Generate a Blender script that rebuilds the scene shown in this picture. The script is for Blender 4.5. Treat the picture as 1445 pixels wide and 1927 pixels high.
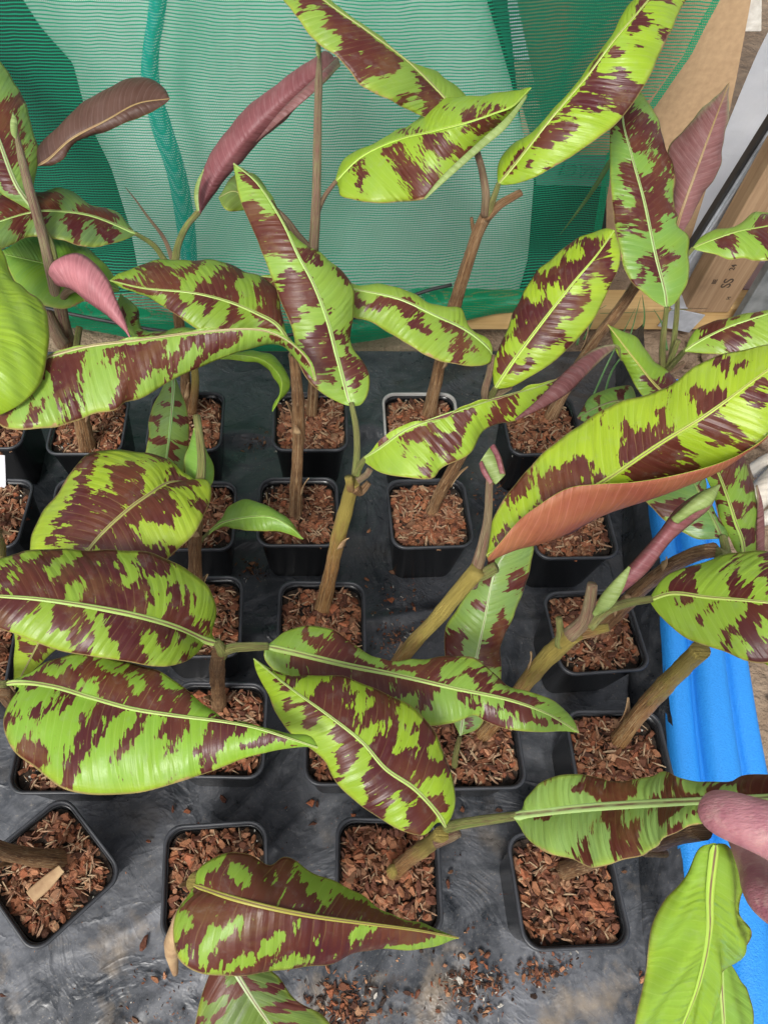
import bpy, bmesh, math, random
import numpy as np
from mathutils import Vector, Matrix, Euler

S = bpy.context.scene
COL = S.collection
for o in list(bpy.data.objects):
    bpy.data.objects.remove(o)

# ------------------------------------------------------------------ camera
TH = math.radians(58.4)
CT, ST = math.cos(TH), math.sin(TH)
H = 1.145                       # phone held this high over the sheet (m)
F = 1390.0                      # focal length in survey units
cam = bpy.data.cameras.new('camera')
cam.sensor_fit = 'VERTICAL'
cam.sensor_height = 36
cam.lens = 36 * F / 1927
cam.shift_x = (722.5 - 590) / 1927      # the frame sits right of the lens axis
cam.clip_start = 0.01
cam.clip_end = 300
co = bpy.data.objects.new('camera', cam)
co.location = (0, 0, H)
co.rotation_euler = (math.pi / 2 - TH, 0, 0)
COL.objects.link(co)
S.camera = co

# ------------------------------------------------------------------ light
SUN_EL, SUN_AZ = math.radians(50), math.radians(205)
w = bpy.data.worlds.new("World")
S.world = w
w.use_nodes = True
nt = w.node_tree
bg = nt.nodes['Background']
sky = nt.nodes.new('ShaderNodeTexSky')
sky.sky_type = 'NISHITA'
sky.sun_disc = False
sky.sun_elevation = SUN_EL
sky.sun_rotation = SUN_AZ
sky.air_density = 1.0
sky.dust_density = 4.0
hs = nt.nodes.new('ShaderNodeHueSaturation')      # overcast sky: nearly grey
hs.inputs['Saturation'].default_value = 0.25
nt.links.new(sky.outputs[0], hs.inputs['Color'])
nt.links.new(hs.outputs[0], bg.inputs['Color'])
bg.inputs['Strength'].default_value = 0.118
sun = bpy.data.lights.new('sun', 'SUN')
sun.energy = 1.5

sun.angle = math.radians(14)
sun.color = (1.0, 0.965, 0.91)
so = bpy.data.objects.new('sun', sun)
so.rotation_euler = (math.pi / 2 - SUN_EL, 0, math.pi - SUN_AZ)
so.location = (0, 0, 5)
COL.objects.link(so)
S.view_settings.view_transform = 'Standard'
S.view_settings.look = 'None'
S.view_settings.gamma = 1
S.view_settings.use_curve_mapping = False
S.view_settings.exposure = 0.68
S.render.engine = 'CYCLES'
S.cycles.transparent_max_bounces = 12

RNG = random.Random(7)
NR = np.random.RandomState(11)

# ------------------------------------------------------------------ survey: sight line + height -> place
def P(x, y, z):
    u = (x - 590) / F
    v = (y - 963.5) / F
    d = (H - z) / (v * CT + ST)
    return (u * d, d * (CT - v * ST), z)

def PY(x, y, Y):
    u = (x - 590) / F
    v = (y - 963.5) / F
    d = Y / (CT - v * ST)
    return (u * d, Y, H - d * (v * CT + ST))

def Pn(a):
    a = np.asarray(a, float)
    u = (a[:, 0] - 590) / F
    v = (a[:, 1] - 963.5) / F
    d = (H - a[:, 2]) / (v * CT + ST)
    return np.stack([u * d, d * (CT - v * ST), a[:, 2]], 1)

def lin(c):
    return tuple((x / 12.92 if x <= .04045 else ((x + .055) / 1.055) ** 2.4) for x in (k / 255 for k in c))

# ------------------------------------------------------------------ node helpers
class NB:
    def __init__(s, name):
        s.m = bpy.data.materials.new(name)
        s.m.use_nodes = True
        s.t = s.m.node_tree
        s.b = s.t.nodes['Principled BSDF']
        s.out = s.t.nodes['Material Output']
    def n(s, typ, **k):
        x = s.t.nodes.new(typ)
        for a, b in k.items():
            setattr(x, a, b)
        return x
    def l(s, a, b):
        s.t.links.new(a, b)
    def val(s, sock, v):
        if hasattr(v, 'is_output'):
            s.l(v, sock)
        else:
            sock.default_value = v
    def math(s, op, a, b=0.0, c=None, clamp=False):
        x = s.n('ShaderNodeMath', operation=op, use_clamp=clamp)
        s.val(x.inputs[0], a)
        s.val(x.inputs[1], b)
        if c is not None:
            s.val(x.inputs[2], c)
        return x.outputs[0]
    def mix(s, f, a, b, blend='MIX'):
        x = s.n('ShaderNodeMix', data_type='RGBA', blend_type=blend)
        s.val(x.inputs[0], f)
        for k, v in ((6, a), (7, b)):
            if hasattr(v, 'is_output'):
                s.l(v, x.inputs[k])
            else:
                x.inputs[k].default_value = (*v[:3], 1)
        return x.outputs[2]
    def noise(s, vec, scale, detail=3, rough=.55, dist=0):
        x = s.n('ShaderNodeTexNoise')
        if vec is not None:
            s.l(vec, x.inputs['Vector'])
        x.inputs['Scale'].default_value = scale
        x.inputs['Detail'].default_value = detail
        x.inputs['Roughness'].default_value = rough
        x.inputs['Distortion'].default_value = dist
        return x.outputs[0]
    def ramp(s, f, lo, hi, a=0.0, b=1.0):
        x = s.n('ShaderNodeMapRange')
        x.inputs[1].default_value = lo
        x.inputs[2].default_value = hi
        x.inputs[3].default_value = a
        x.inputs[4].default_value = b
        s.val(x.inputs[0], f)
        return x.outputs[0]
    def comb(s, x, y, z=0.0):
        c = s.n('ShaderNodeCombineXYZ')
        s.val(c.inputs[0], x); s.val(c.inputs[1], y); s.val(c.inputs[2], z)
        return c.outputs[0]
    def bump(s, h, strength, dist=.002):
        x = s.n('ShaderNodeBump')
        x.inputs['Strength'].default_value = strength
        x.inputs['Distance'].default_value = dist
        s.l(h, x.inputs['Height'])
        return x.outputs[0]
    def objco(s):
        return s.n('ShaderNodeTexCoord').outputs['Object']
    def pos(s):
        return s.n('ShaderNodeNewGeometry').outputs['Position']

def set_base(nb, col, rough=.5, spec=None):
    nb.val(nb.b.inputs['Base Color'], col if hasattr(col, 'is_output') else (*col, 1))
    nb.val(nb.b.inputs['Roughness'], rough)
    if spec is not None:
        nb.b.inputs['Specular IOR Level'].default_value = spec

def noisy(name, c1, c2, scale=20, rough=.6, bump=.3, bscale=None, bdist=.002, stretch=None, detail=4, spec=None, contrast=(.35, .65)):
    nb = NB(name)
    co_ = nb.objco()
    if stretch:
        mp = nb.n('ShaderNodeMapping')
        mp.inputs['Scale'].default_value = stretch
        nb.l(co_, mp.inputs['Vector'])
        co_ = mp.outputs[0]
    f = nb.ramp(nb.noise(co_, scale, detail), contrast[0], contrast[1])
    set_base(nb, nb.mix(f, c1, c2), rough, spec)
    if bump:
        h = nb.noise(co_, bscale or scale * 2, 5)
        nb.l(nb.bump(h, bump, bdist), nb.b.inputs['Normal'])
    return nb.m

# ------------------------------------------------------------------ materials
def leaf_material(name, side):
    """side: 'upper' or a tuple for the underside colour"""
    nb = NB(name)
    uv = nb.n('ShaderNodeUVMap', uv_map='UVMap').outputs[0]
    sp = nb.n('ShaderNodeSeparateXYZ'); nb.l(uv, sp.inputs[0])
    fr = nb.n('ShaderNodeUVMap', uv_map='frac').outputs[0]
    sf = nb.n('ShaderNodeSeparateXYZ'); nb.l(fr, sf.inputs[0])
    U, V = sp.outputs[0], sp.outputs[1]
    aV = nb.math('ABSOLUTE', V)
    info = nb.n('ShaderNodeObjectInfo')
    rnd = info.outputs['Random']
    W = nb.math('SUBTRACT', U, nb.math('MULTIPLY', aV, .55))
    r10 = nb.math('MULTIPLY', rnd, 37.0)
    aS = nb.math('ABSOLUTE', nb.math('SUBTRACT', nb.math('MULTIPLY', sf.outputs[1], 2), 1))
    # vein lines, unevenly spaced
    wob = nb.noise(nb.comb(nb.math('MULTIPLY', W, 30), nb.math('MULTIPLY', V, 12), r10), 1, 2)
    ph = nb.math('ADD', nb.math('DIVIDE', W, .0085), nb.math('MULTIPLY', wob, 1.6))
    frc = nb.math('FRACT', ph)
    tri = nb.math('ABSOLUTE', nb.math('SUBTRACT', frc, .5))       # 0 at line
    line = nb.ramp(tri, .0, .07, 1, 0)
    fine = nb.noise(nb.comb(nb.math('MULTIPLY', W, 1500), nb.math('MULTIPLY', V, 25), r10), 1, 2)
    if side == 'upper':
        at = nb.n('ShaderNodeAttribute', attribute_name='blotch')
        sg = nb.math('MULTIPLY', nb.math('SIGN', V), 3.0)
        A = nb.noise(nb.comb(nb.math('MULTIPLY', W, 420), nb.math('MULTIPLY', V, 115), nb.math('ADD', r10, sg)), 1, 4, .65)
        Bn = nb.noise(nb.comb(nb.math('MULTIPLY', W, 175), nb.math('MULTIPLY', V, 42), nb.math('ADD', r10, sg)), 1, 3, .5)
        Cn = nb.noise(nb.comb(nb.math('MULTIPLY', W, 900), nb.math('MULTIPLY', V, 22), nb.math('ADD', r10, sg)), 1, 2, .5)
        f = nb.math('ADD', at.outputs['Fac'], nb.math('MULTIPLY', nb.math('SUBTRACT', A, .5), .85))
        f = nb.math('ADD', f, nb.math('MULTIPLY', nb.math('SUBTRACT', Cn, .5), .22))
        f = nb.math('ADD', f, nb.math('MULTIPLY', nb.math('SUBTRACT', Bn, .5), 1.25))
        Dn = nb.noise(nb.comb(nb.math('MULTIPLY', W, 300), nb.math('MULTIPLY', V, 90), nb.math('ADD', r10, nb.math('ADD', sg, 11))), 1, 2, .5)
        f = nb.math('ADD', f, nb.math('MULTIPLY', nb.math('SUBTRACT', Dn, .5), .95))
        strip = nb.math('FLOOR', nb.math('MULTIPLY', ph, 1.9))
        En = nb.noise(nb.comb(nb.math('MULTIPLY', strip, 5.37), nb.math('MULTIPLY', V, 38), nb.math('ADD', r10, sg)), 1, 1, .5)
        f = nb.math('ADD', f, nb.math('MULTIPLY', nb.math('SUBTRACT', En, .5), .80))
        m = nb.ramp(f, .635, .69)
        g = nb.mix(nb.math('MULTIPLY', rnd, .38), info.outputs['Color'], (.15, .35, .075))
        gn = nb.noise(nb.comb(nb.math('MULTIPLY', W, 40), nb.math('MULTIPLY', V, 14), r10), 1, 3)
        g2 = nb.mix(nb.ramp(gn, .35, .7), g, nb.mix(.55, g, (.30, .47, .03)))
        g2 = nb.mix(nb.ramp(aS, .84, 1.0, 0, .55), g2, (.50, .60, .05))
        g2 = nb.mix(nb.math('MULTIPLY', fine, .45), g2, nb.mix(.5, g2, (.03, .14, .01)))
        mot = nb.noise(nb.comb(nb.math('MULTIPLY', U, 22), nb.math('MULTIPLY', V, 22), nb.math('ADD', r10, 4)), 1, 4, .6)
        g2 = nb.mix(nb.ramp(mot, .45, .75, 0, .30), g2, (.24, .44, .12))
        amp0 = nb.ramp(nb.noise(nb.comb(nb.math('MULTIPLY', U, 45), nb.math('MULTIPLY', V, 25), nb.math('ADD', r10, 9)), 1, 2), .4, .65)
        big = nb.noise(nb.comb(nb.math('MULTIPLY', U, 14), nb.math('MULTIPLY', V, 14), r10), 1, 3)
        dk = nb.mix(nb.ramp(big, .4, .7), (.100, .020, .022), (.185, .060, .026))
        dk = nb.mix(nb.math('MULTIPLY', fine, .35), dk, (.04, .008, .008))
        dk = nb.mix(nb.math('MULTIPLY', line, nb.math('MULTIPLY', amp0, .7)), dk, (.30, .19, .07))
        dk = nb.mix(nb.ramp(nb.noise(nb.comb(nb.math('MULTIPLY', W, 200), nb.math('MULTIPLY', V, 60), r10), 1, 4), .55, .8, 0, .28), dk, (.26, .15, .12))
        g2 = nb.mix(nb.math('MULTIPLY', line, .22), g2, (.55, .72, .2))
        thin = nb.math('MULTIPLY', nb.ramp(f, .57, .61), nb.ramp(mot, .50, .58))
        g2 = nb.mix(nb.math('MULTIPLY', thin, .75), g2, (.24, .20, .045))
        dk = nb.mix(nb.math('MULTIPLY', nb.ramp(mot, .56, .64), .55), dk, (.19, .095, .035))
        c = nb.mix(m, g2, dk)
        # dusty film and thin tan margin
        c = nb.mix(nb.ramp(nb.noise(nb.comb(nb.math('MULTIPLY', U, 60), nb.math('MULTIPLY', V, 60), r10), 1, 5, .7), .56, .78, 0, .22), c, (.42, .42, .36))
        sc = nb.math('ADD', nb.math('MULTIPLY', nb.ramp(aS, .74, 1.0), .34), nb.noise(nb.comb(nb.math('MULTIPLY', U, 26), nb.math('MULTIPLY', V, 26), r10), 1, 4, .6))
        c = nb.mix(nb.ramp(sc, .905, .95), c, (.56, .36, .17))
        c = nb.mix(nb.ramp(aS, .975, .99), c, (.44, .34, .13))
        rough = nb.ramp(big, .3, .7, .28, .43)
        tr = nb.mix(m, nb.mix(.6, g, (.74, .86, .06)), (.42, .09, .02))
        tf = .34
    else:
        big = nb.noise(nb.comb(nb.math('MULTIPLY', U, 16), nb.math('MULTIPLY', V, 20), r10), 1, 3)
        c1 = side
        c2 = tuple(min(1, k * 1.5 + .03) for k in side) if 'orange' not in name else (.46, .19, .08)
        c = nb.mix(nb.ramp(big, .3, .7), c1, c2)
        c = nb.mix(nb.math('MULTIPLY', fine, .5), c, tuple(k * .4 for k in side))
        blm = nb.noise(nb.comb(nb.math('MULTIPLY', W, 160), nb.math('MULTIPLY', V, 30), r10), 1, 5, .7)
        c = nb.mix(nb.ramp(blm, .5, .8, 0, .12 if ('brown' in name or 'orange' in name) else .4), c, tuple(min(.7, k + .20) for k in side))
        c = nb.mix(nb.ramp(blm, .2, .42, .45, 0), c, tuple(k * .35 for k in side))
        c = nb.mix(nb.math('MULTIPLY', line, .28), c, tuple(min(1, k * 1.6 + .12) for k in side))
        if name in ('leaf_under_mauve', 'leaf_under_rose', 'leaf_under_tip'):
            tipf = nb.math('ADD', nb.ramp(sf.outputs[0], .55, 1.0), nb.math('MULTIPLY', nb.math('SUBTRACT', fine, .5), .6))
            tipf = nb.math('MULTIPLY', nb.ramp(nb.math('ADD', tipf, nb.ramp(aS, .4, 1.0, -.35, .35)), .3, 1.1), .75, clamp=True)
            c = nb.mix(tipf, c, (.36, .42, .20) if 'rose' not in name else (.36, .22, .17))
        c = nb.mix(nb.ramp(aS, .93, 1.0, 0, .6), c, (.42, .38, .10))
        rough = .5
        tr = c
        tf = .15
    amp = nb.ramp(nb.noise(nb.comb(nb.math('MULTIPLY', U, 35), nb.math('MULTIPLY', V, 30), r10), 1, 2), .35, .7, .1, .8)
    hgt = nb.math('ADD', nb.math('MULTIPLY', nb.ramp(tri, 0, .5), amp), nb.math('MULTIPLY', fine, .12))
    rib2 = nb.noise(nb.comb(nb.math('MULTIPLY', W, 190), nb.math('MULTIPLY', V, 9), r10), 1, 2, .5)
    rib3 = nb.noise(nb.comb(nb.math('MULTIPLY', W, 55), nb.math('MULTIPLY', V, 10), nb.math('ADD', r10, 3)), 1, 2, .5)
    pit = nb.noise(nb.comb(nb.math('MULTIPLY', U, 500), nb.math('MULTIPLY', V, 500), r10), 1, 2, .5)
    hgt = nb.math('ADD', hgt, nb.math('MULTIPLY', rib2, 1.1))
    hgt = nb.math('ADD', hgt, nb.math('MULTIPLY', rib3, 3.0))
    hgt = nb.math('ADD', hgt, nb.math('MULTIPLY', pit, .12))
    nrm = nb.bump(hgt, .60, .0014)
    set_base(nb, c, rough, .45)
    nb.l(nrm, nb.b.inputs['Normal'])
    t = nb.n('ShaderNodeBsdfTranslucent')
    nb.val(t.inputs[0], tr)
    mx = nb.n('ShaderNodeMixShader')
    mx.inputs[0].default_value = tf
    nb.l(nb.b.outputs[0], mx.inputs[1]); nb.l(t.outputs[0], mx.inputs[2])
    nb.l(mx.outputs[0], nb.out.inputs[0])
    return nb.m

def midrib_material():
    nb = NB('midrib')
    fr = nb.n('ShaderNodeUVMap', uv_map='UVMap').outputs[0]
    sf = nb.n('ShaderNodeSeparateXYZ'); nb.l(fr, sf.inputs[0])
    a = nb.math('ABSOLUTE', nb.math('SUBTRACT', sf.outputs[1], .5))
    info = nb.n('ShaderNodeObjectInfo')
    n1 = nb.noise(nb.comb(nb.math('MULTIPLY', sf.outputs[0], 60), nb.math('MULTIPLY', sf.outputs[1], 3), nb.math('MULTIPLY', info.outputs['Random'], 20)), 1, 3)
    c = nb.mix(nb.ramp(n1, .35, .7), info.outputs['Color'], nb.mix(.4, info.outputs['Color'], (.42, .48, .12)))
    gm = nb.math('MULTIPLY', nb.ramp(a, .06, .17, 1, 0), nb.ramp(n1, .25, .55, .4, .95))
    c = nb.mix(gm, c, (.16, .08, .06))
    set_base(nb, c, .4, .45)
    return nb.m

def stem_material(name, c1, c2, c3, green=None):
    nb = NB(name)
    uv = nb.n('ShaderNodeUVMap', uv_map='UVMap').outputs[0]
    sp = nb.n('ShaderNodeSeparateXYZ'); nb.l(uv, sp.inputs[0])
    info = nb.n('ShaderNodeObjectInfo')
    r = nb.math('MULTIPLY', info.outputs['Random'], 31)
    v = nb.comb(nb.math('MULTIPLY', sp.outputs[0], 7), nb.math('MULTIPLY', sp.outputs[1], 26), r)
    a = nb.noise(v, 1, 5, .6, .6)
    v2 = nb.comb(nb.math('MULTIPLY', sp.outputs[0], 26), nb.math('MULTIPLY', sp.outputs[1], 75), r)
    b = nb.noise(v2, 1, 5, .7)
    v3 = nb.comb(nb.math('MULTIPLY', sp.outputs[0], 60), nb.math('MULTIPLY', sp.outputs[1], 14), r)
    e = nb.noise(v3, 1, 2)
    c = nb.mix(nb.ramp(a, .38, .62), c1, c2)
    c = nb.mix(nb.ramp(b, .52, .66), c, c3)
    c = nb.mix(nb.ramp(e, .53, .64, 0, .75), c, (.035, .020, .012))
    e2 = nb.noise(nb.comb(nb.math('MULTIPLY', sp.outputs[0], 34), nb.math('MULTIPLY', sp.outputs[1], 9), nb.math('ADD', r, 7)), 1, 3)
    c = nb.mix(nb.ramp(e2, .55, .66, 0, .7), c, c3)
    if green:
        c = nb.mix(nb.ramp(nb.math('ADD', sp.outputs[2] if False else nb.n('ShaderNodeAttribute', attribute_name='along').outputs['Fac'], nb.math('MULTIPLY', nb.math('SUBTRACT', a, .5), .9)), .45, .75), c, green)
    set_base(nb, c, .5, .4)
    h = nb.math('ADD', a, nb.math('ADD', nb.math('MULTIPLY', b, .7), nb.math('MULTIPLY', e, -.8)))
    nb.l(nb.bump(h, 1.0, .003), nb.b.inputs['Normal'])
    return nb.m

def chip_material():
    nb = NB('bark')
    at = nb.n('ShaderNodeAttribute', attribute_name='tint')
    co_ = nb.objco()
    n1 = nb.noise(co_, 350, 4, .6)
    c = nb.mix(nb.ramp(n1, .3, .7), at.outputs['Color'], nb.mix(.5, at.outputs['Color'], (.05, .02, .012)))
    set_base(nb, c, .75, .3)
    nb.l(nb.bump(nb.noise(co_, 600, 5, .7), .8, .001), nb.b.inputs['Normal'])
    return nb.m

def sheet_material():
    nb = NB('black_polythene')
    p = nb.pos()
    sp = nb.n('ShaderNodeSeparateXYZ'); nb.l(p, sp.inputs[0])
    big = nb.noise(p, 5.5, 5, .6, .8)
    mid = nb.noise(p, 28, 5, .65, 1.2)
    mp = nb.n('ShaderNodeMapping'); mp.inputs['Rotation'].default_value = (0, 0, .7); mp.inputs['Scale'].default_value = (18, 120, 1)
    nb.l(p, mp.inputs['Vector'])
    scr = nb.noise(mp.outputs[0], 1, 5, .7, .5)
    spk = nb.noise(p, 260, 3, .7)
    near = nb.ramp(sp.outputs[1], -.05, .55, 1.0, .34)       # this end is where people walk and spill compost
    dust = nb.math('MULTIPLY', nb.ramp(nb.math('ADD', big, nb.math('MULTIPLY', mid, .5)), .62, .95), near)
    c = nb.mix(dust, (.024, .028, .034), (.135, .142, .160))
    c = nb.mix(nb.math('MULTIPLY', nb.ramp(scr, .5, .75, 0, .35), nb.ramp(big, .35, .6)), c, (.12, .12, .12))
    # dried mud stain on the near edge
    mud = nb.math('MULTIPLY', nb.ramp(nb.noise(p, 9, 5, .65), .54, .68), nb.ramp(sp.outputs[1], -.02, .22, 1, .12))
    c = nb.mix(nb.math('MULTIPLY', mud, .8), c, (.24, .19, .135))
    c = nb.mix(nb.math('MULTIPLY', nb.ramp(spk, .60, .70), nb.ramp(mid, .38, .6, 0, .85)), c, (.24, .215, .18))
    fs = nb.noise(p, 700, 2, .6)
    c = nb.mix(nb.math('MULTIPLY', nb.ramp(fs, .62, .74, 0, .55), near), c, (.25, .25, .25))
    c = nb.mix(nb.ramp(nb.noise(p, 14, 5, .7), .62, .70, 0, .7), c, (.03, .02, .015))
    set_base(nb, c, nb.math('ADD', nb.ramp(mid, .3, .7, .22, .42), nb.math('MULTIPLY', dust, .30)), .7)
    h = nb.math('ADD', nb.math('MULTIPLY', nb.noise(p, 9, 3, .4, 1.8), 1.0), nb.math('MULTIPLY', nb.noise(p, 30, 2, .4, 1.0), .10))
    rg = nb.math('ABSOLUTE', nb.math('SUBTRACT', nb.noise(p, 7, 4, .55, 1.5), .5))
    h = nb.math('ADD', h, nb.math('MULTIPLY', nb.ramp(rg, 0, .06, 1, 0), .10))
    rg2 = nb.math('ABSOLUTE', nb.math('SUBTRACT', nb.noise(p, 21, 3, .55, 1.5), .5))
    h = nb.math('ADD', h, nb.math('MULTIPLY', nb.ramp(rg2, 0, .08, 1, 0), nb.ramp(big, .4, .6, 0, .035)))
    h = nb.math('ADD', h, nb.math('MULTIPLY', spk, .02))
    nb.l(nb.bump(h, .55, .012), nb.b.inputs['Normal'])
    return nb.m

def net_material(name, c, px=.0028, py=.0048, cover=.46, thin=.26, alpha_add=0.0):
    nb = NB(name)
    uv = nb.n('ShaderNodeUVMap', uv_map='UVMap').outputs[0]
    sp = nb.n('ShaderNodeSeparateXYZ'); nb.l(uv, sp.inputs[0])
    wv = nb.noise(nb.comb(nb.math('MULTIPLY', sp.outputs[0], 9), nb.math('MULTIPLY', sp.outputs[1], 9)), 1, 3)
    yy = nb.math('ADD', nb.math('DIVIDE', sp.outputs[1], py), nb.math('MULTIPLY', wv, 3.0))
    row = nb.math('LESS_THAN', nb.math('FRACT', yy), cover)
    xx = nb.math('ADD', nb.math('DIVIDE', sp.outputs[0], px), nb.math('MULTIPLY', nb.math('FLOOR', yy), .35))
    col = nb.math('LESS_THAN', nb.math('FRACT', xx), thin)
    a = nb.math('MAXIMUM', row, col)
    if alpha_add:
        a = nb.math('MAXIMUM', a, alpha_add)
    n1 = nb.noise(nb.comb(nb.math('MULTIPLY', sp.outputs[0], 700), nb.math('MULTIPLY', sp.outputs[1], 300)), 1, 2)
    cc = nb.mix(nb.ramp(n1, .3, .7), c, tuple(min(1, k * 1.8 + .02) for k in c))
    nb.val(nb.b.inputs['Base Color'], cc)
    nb.b.inputs['Roughness'].default_value = .45
    nb.l(a, nb.b.inputs['Alpha'])
    t = nb.n('ShaderNodeBsdfTranslucent'); nb.l(nb.mix(.5, cc, (.07, .68, .42)), t.inputs[0])
    tp = nb.n('ShaderNodeBsdfTransparent')
    m1 = nb.n('ShaderNodeMixShader'); nb.l(a, m1.inputs[0]); nb.l(tp.outputs[0], m1.inputs[1]); nb.l(t.outputs[0], m1.inputs[2])
    m2 = nb.n('ShaderNodeMixShader'); m2.inputs[0].default_value = .6
    nb.l(nb.b.outputs[0], m2.inputs[1]); nb.l(m1.outputs[0], m2.inputs[2])
    nb.l(m2.outputs[0], nb.out.inputs[0])
    return nb.m

def wood_material(name, c1, c2, axis=0, scale=1.0):
    nb = NB(name)
    co_ = nb.objco()
    mp = nb.n('ShaderNodeMapping')
    s = [90 * scale] * 3
    s[axis] = 3 * scale
    mp.inputs['Scale'].default_value = s
    nb.l(co_, mp.inputs['Vector'])
    a = nb.noise(mp.outputs[0], 1, 4, .6, .8)
    b = nb.noise(co_, 14, 4)
    c = nb.mix(nb.ramp(a, .35, .65), c1, c2)
    c = nb.mix(nb.ramp(b, .5, .75, 0, .5), c, tuple(k * .5 for k in c1))
    set_base(nb, c, .7, .3)
    nb.l(nb.bump(a, .5, .001), nb.b.inputs['Normal'])
    return nb.m

M = {}
M['leaf'] = leaf_material('leaf_upper', 'upper')
M['u_rose'] = leaf_material('leaf_under_rose', (.20, .058, .064))
M['u_pink'] = leaf_material('leaf_under_pink', (.47, .17, .19))
M['u_orange'] = leaf_material('leaf_under_orange', (.34, .085, .05))
M['u_brown'] = leaf_material('leaf_under_brown', (.080, .032, .018))
M['u_mauve'] = leaf_material('leaf_under_mauve', (.19, .075, .070))
M['u_tip'] = leaf_material('leaf_under_tip', (.13, .040, .038))
M['u_green'] = leaf_material('leaf_under_green', (.22, .30, .08))
M['midrib'] = midrib_material()
M['stem'] = stem_material('stem_fibrous', (.33, .180, .080), (.15, .068, .028), (.52, .37, .21))
M['stem_g'] = stem_material('stem_olive', (.38, .205, .070), (.22, .095, .032), (.52, .37, .19), (.37, .29, .07))
M['petiole'] = stem_material('petiole', (.26, .34, .08), (.32, .30, .10), (.24, .16, .09))
M['petiole_r'] = stem_material('petiole_reddish', (.31, .24, .13), (.26, .12, .09), (.40, .34, .20))
M['spear'] = stem_material('spear_sheath', (.36, .27, .17), (.28, .13, .11), (.33, .38, .14))
M['dry'] = noisy('dry_leaf', (.46, .32, .17), (.26, .15, .075), 30, .8, .5, 60, .002)
M['straw'] = noisy('pale_dry_leaf', (.55, .50, .42), (.38, .34, .29), 18, .7, .5, 40, .003, stretch=(1, 6, 1))
M['pot'] = noisy('pot_plastic', (.006, .0065, .007), (.013, .014, .016), 12, .24, .12, 90, .001, spec=.5)
M['rim'] = noisy('rim_plastic', (.022, .024, .028), (.042, .045, .052), 30, .42, .15, 120, .001, spec=.5)
M['rimgrey'] = noisy('grey_rim_plastic', (.30, .29, .27), (.40, .39, .37), 30, .45, .15, 120, .001)
M['soil'] = noisy('compost', (.012, .009, .006), (.045, .028, .018), 90, .9, 1.0, 160, .004)
M['bark'] = chip_material()
M['sheet'] = sheet_material()
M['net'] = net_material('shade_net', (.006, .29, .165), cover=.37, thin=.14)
M['net_shaded'] = net_material('shade_net_shaded', (.004, .11, .075), cover=.55, thin=.3)  # darker copy of the net, shade over the fibreboard put into its colour
M['net_dark'] = net_material('shade_net_doubled', (.004, .20, .095), .0028, .0046, .72, .5, 0)
M['seam'] = net_material('net_seam', (.003, .26, .24), .0030, .0042, .68, .45, 0)
M['hem'] = net_material('net_hem', (.006, .28, .14), .0026, .0036, .62, .5, 0)
M['fleece'] = noisy('white_sheeting', (.86, .89, .87), (.50, .58, .53), 4, .6, .9, 5, .06, stretch=(1, 1, .4))
def make_translucent(m, col, f):
    t_ = m.node_tree; b_ = t_.nodes['Principled BSDF']; o_ = t_.nodes['Material Output']
    tr = t_.nodes.new('ShaderNodeBsdfTranslucent'); tr.inputs[0].default_value = (*col, 1)
    mx = t_.nodes.new('ShaderNodeMixShader'); mx.inputs[0].default_value = f
    t_.links.new(b_.outputs[0], mx.inputs[1]); t_.links.new(tr.outputs[0], mx.inputs[2]); t_.links.new(mx.outputs[0], o_.inputs[0])
make_translucent(M['fleece'], (.92, .95, .93), .5)
M['darkback'] = noisy('dark_backing', (.010, .016, .016), (.03, .045, .042), 6, .5, .3, 20, .006)
M['card'] = noisy('fibreboard', (.50, .335, .19), (.40, .26, .145), 90, .85, .3, 300, .001, contrast=(.3, .7))
M['poly'] = noisy('polythene_film', (.52, .56, .62), (.72, .74, .77), 5, .25, .5, 9, .02, stretch=(1, 4, 1))
make_translucent(M['poly'], (.85, .88, .92), .55)
M['steel'] = noisy('galvanised_steel', (.34, .36, .39), (.50, .52, .56), 40, .38, .2, 120, .001)
M['steel'].node_tree.nodes['Principled BSDF'].inputs['Metallic'].default_value = .15
M['rubber'] = noisy('black_rubber', (.015, .015, .016), (.03, .03, .03), 30, .6, .2)
M['slate'] = noisy('weathered_grey_panel', (.10, .11, .11), (.20, .21, .21), 25, .6, .3)
M['wood_post'] = wood_material('treated_timber', (.27, .17, .095), (.36, .24, .14), 2)
M['wood_base'] = wood_material('pale_timber', (.62, .42, .19), (.50, .31, .12), 0)
M['ink'] = noisy('branding_ink', (.045, .03, .02), (.08, .05, .03), 200, .8, 0)
M['print'] = noisy('faded_print', (.05, .12, .11), (.10, .18, .16), 200, .8, 0)
M['foam'] = noisy('blue_foam', (.014, .215, .66), (.025, .28, .76), 420, .55, .7, 420, .0015, contrast=(.2, .8))
M['earth'] = noisy('dry_clay_soil', (.20, .135, .085), (.32, .235, .16), 14, .95, 1.0, 40, .02, contrast=(.3, .7))
M['skin'] = None
M['grass'] = noisy('grass_blade', (.07, .17, .05), (.12, .24, .08), 30, .5, .1)
M['paper'] = noisy('white_label_plastic', (.70, .70, .74), (.62, .62, .66), 20, .5, 0)
M['brick'] = noisy('white_painted_brick', (.70, .68, .62), (.55, .52, .46), 60, .8, .5, 120, .002)

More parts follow.
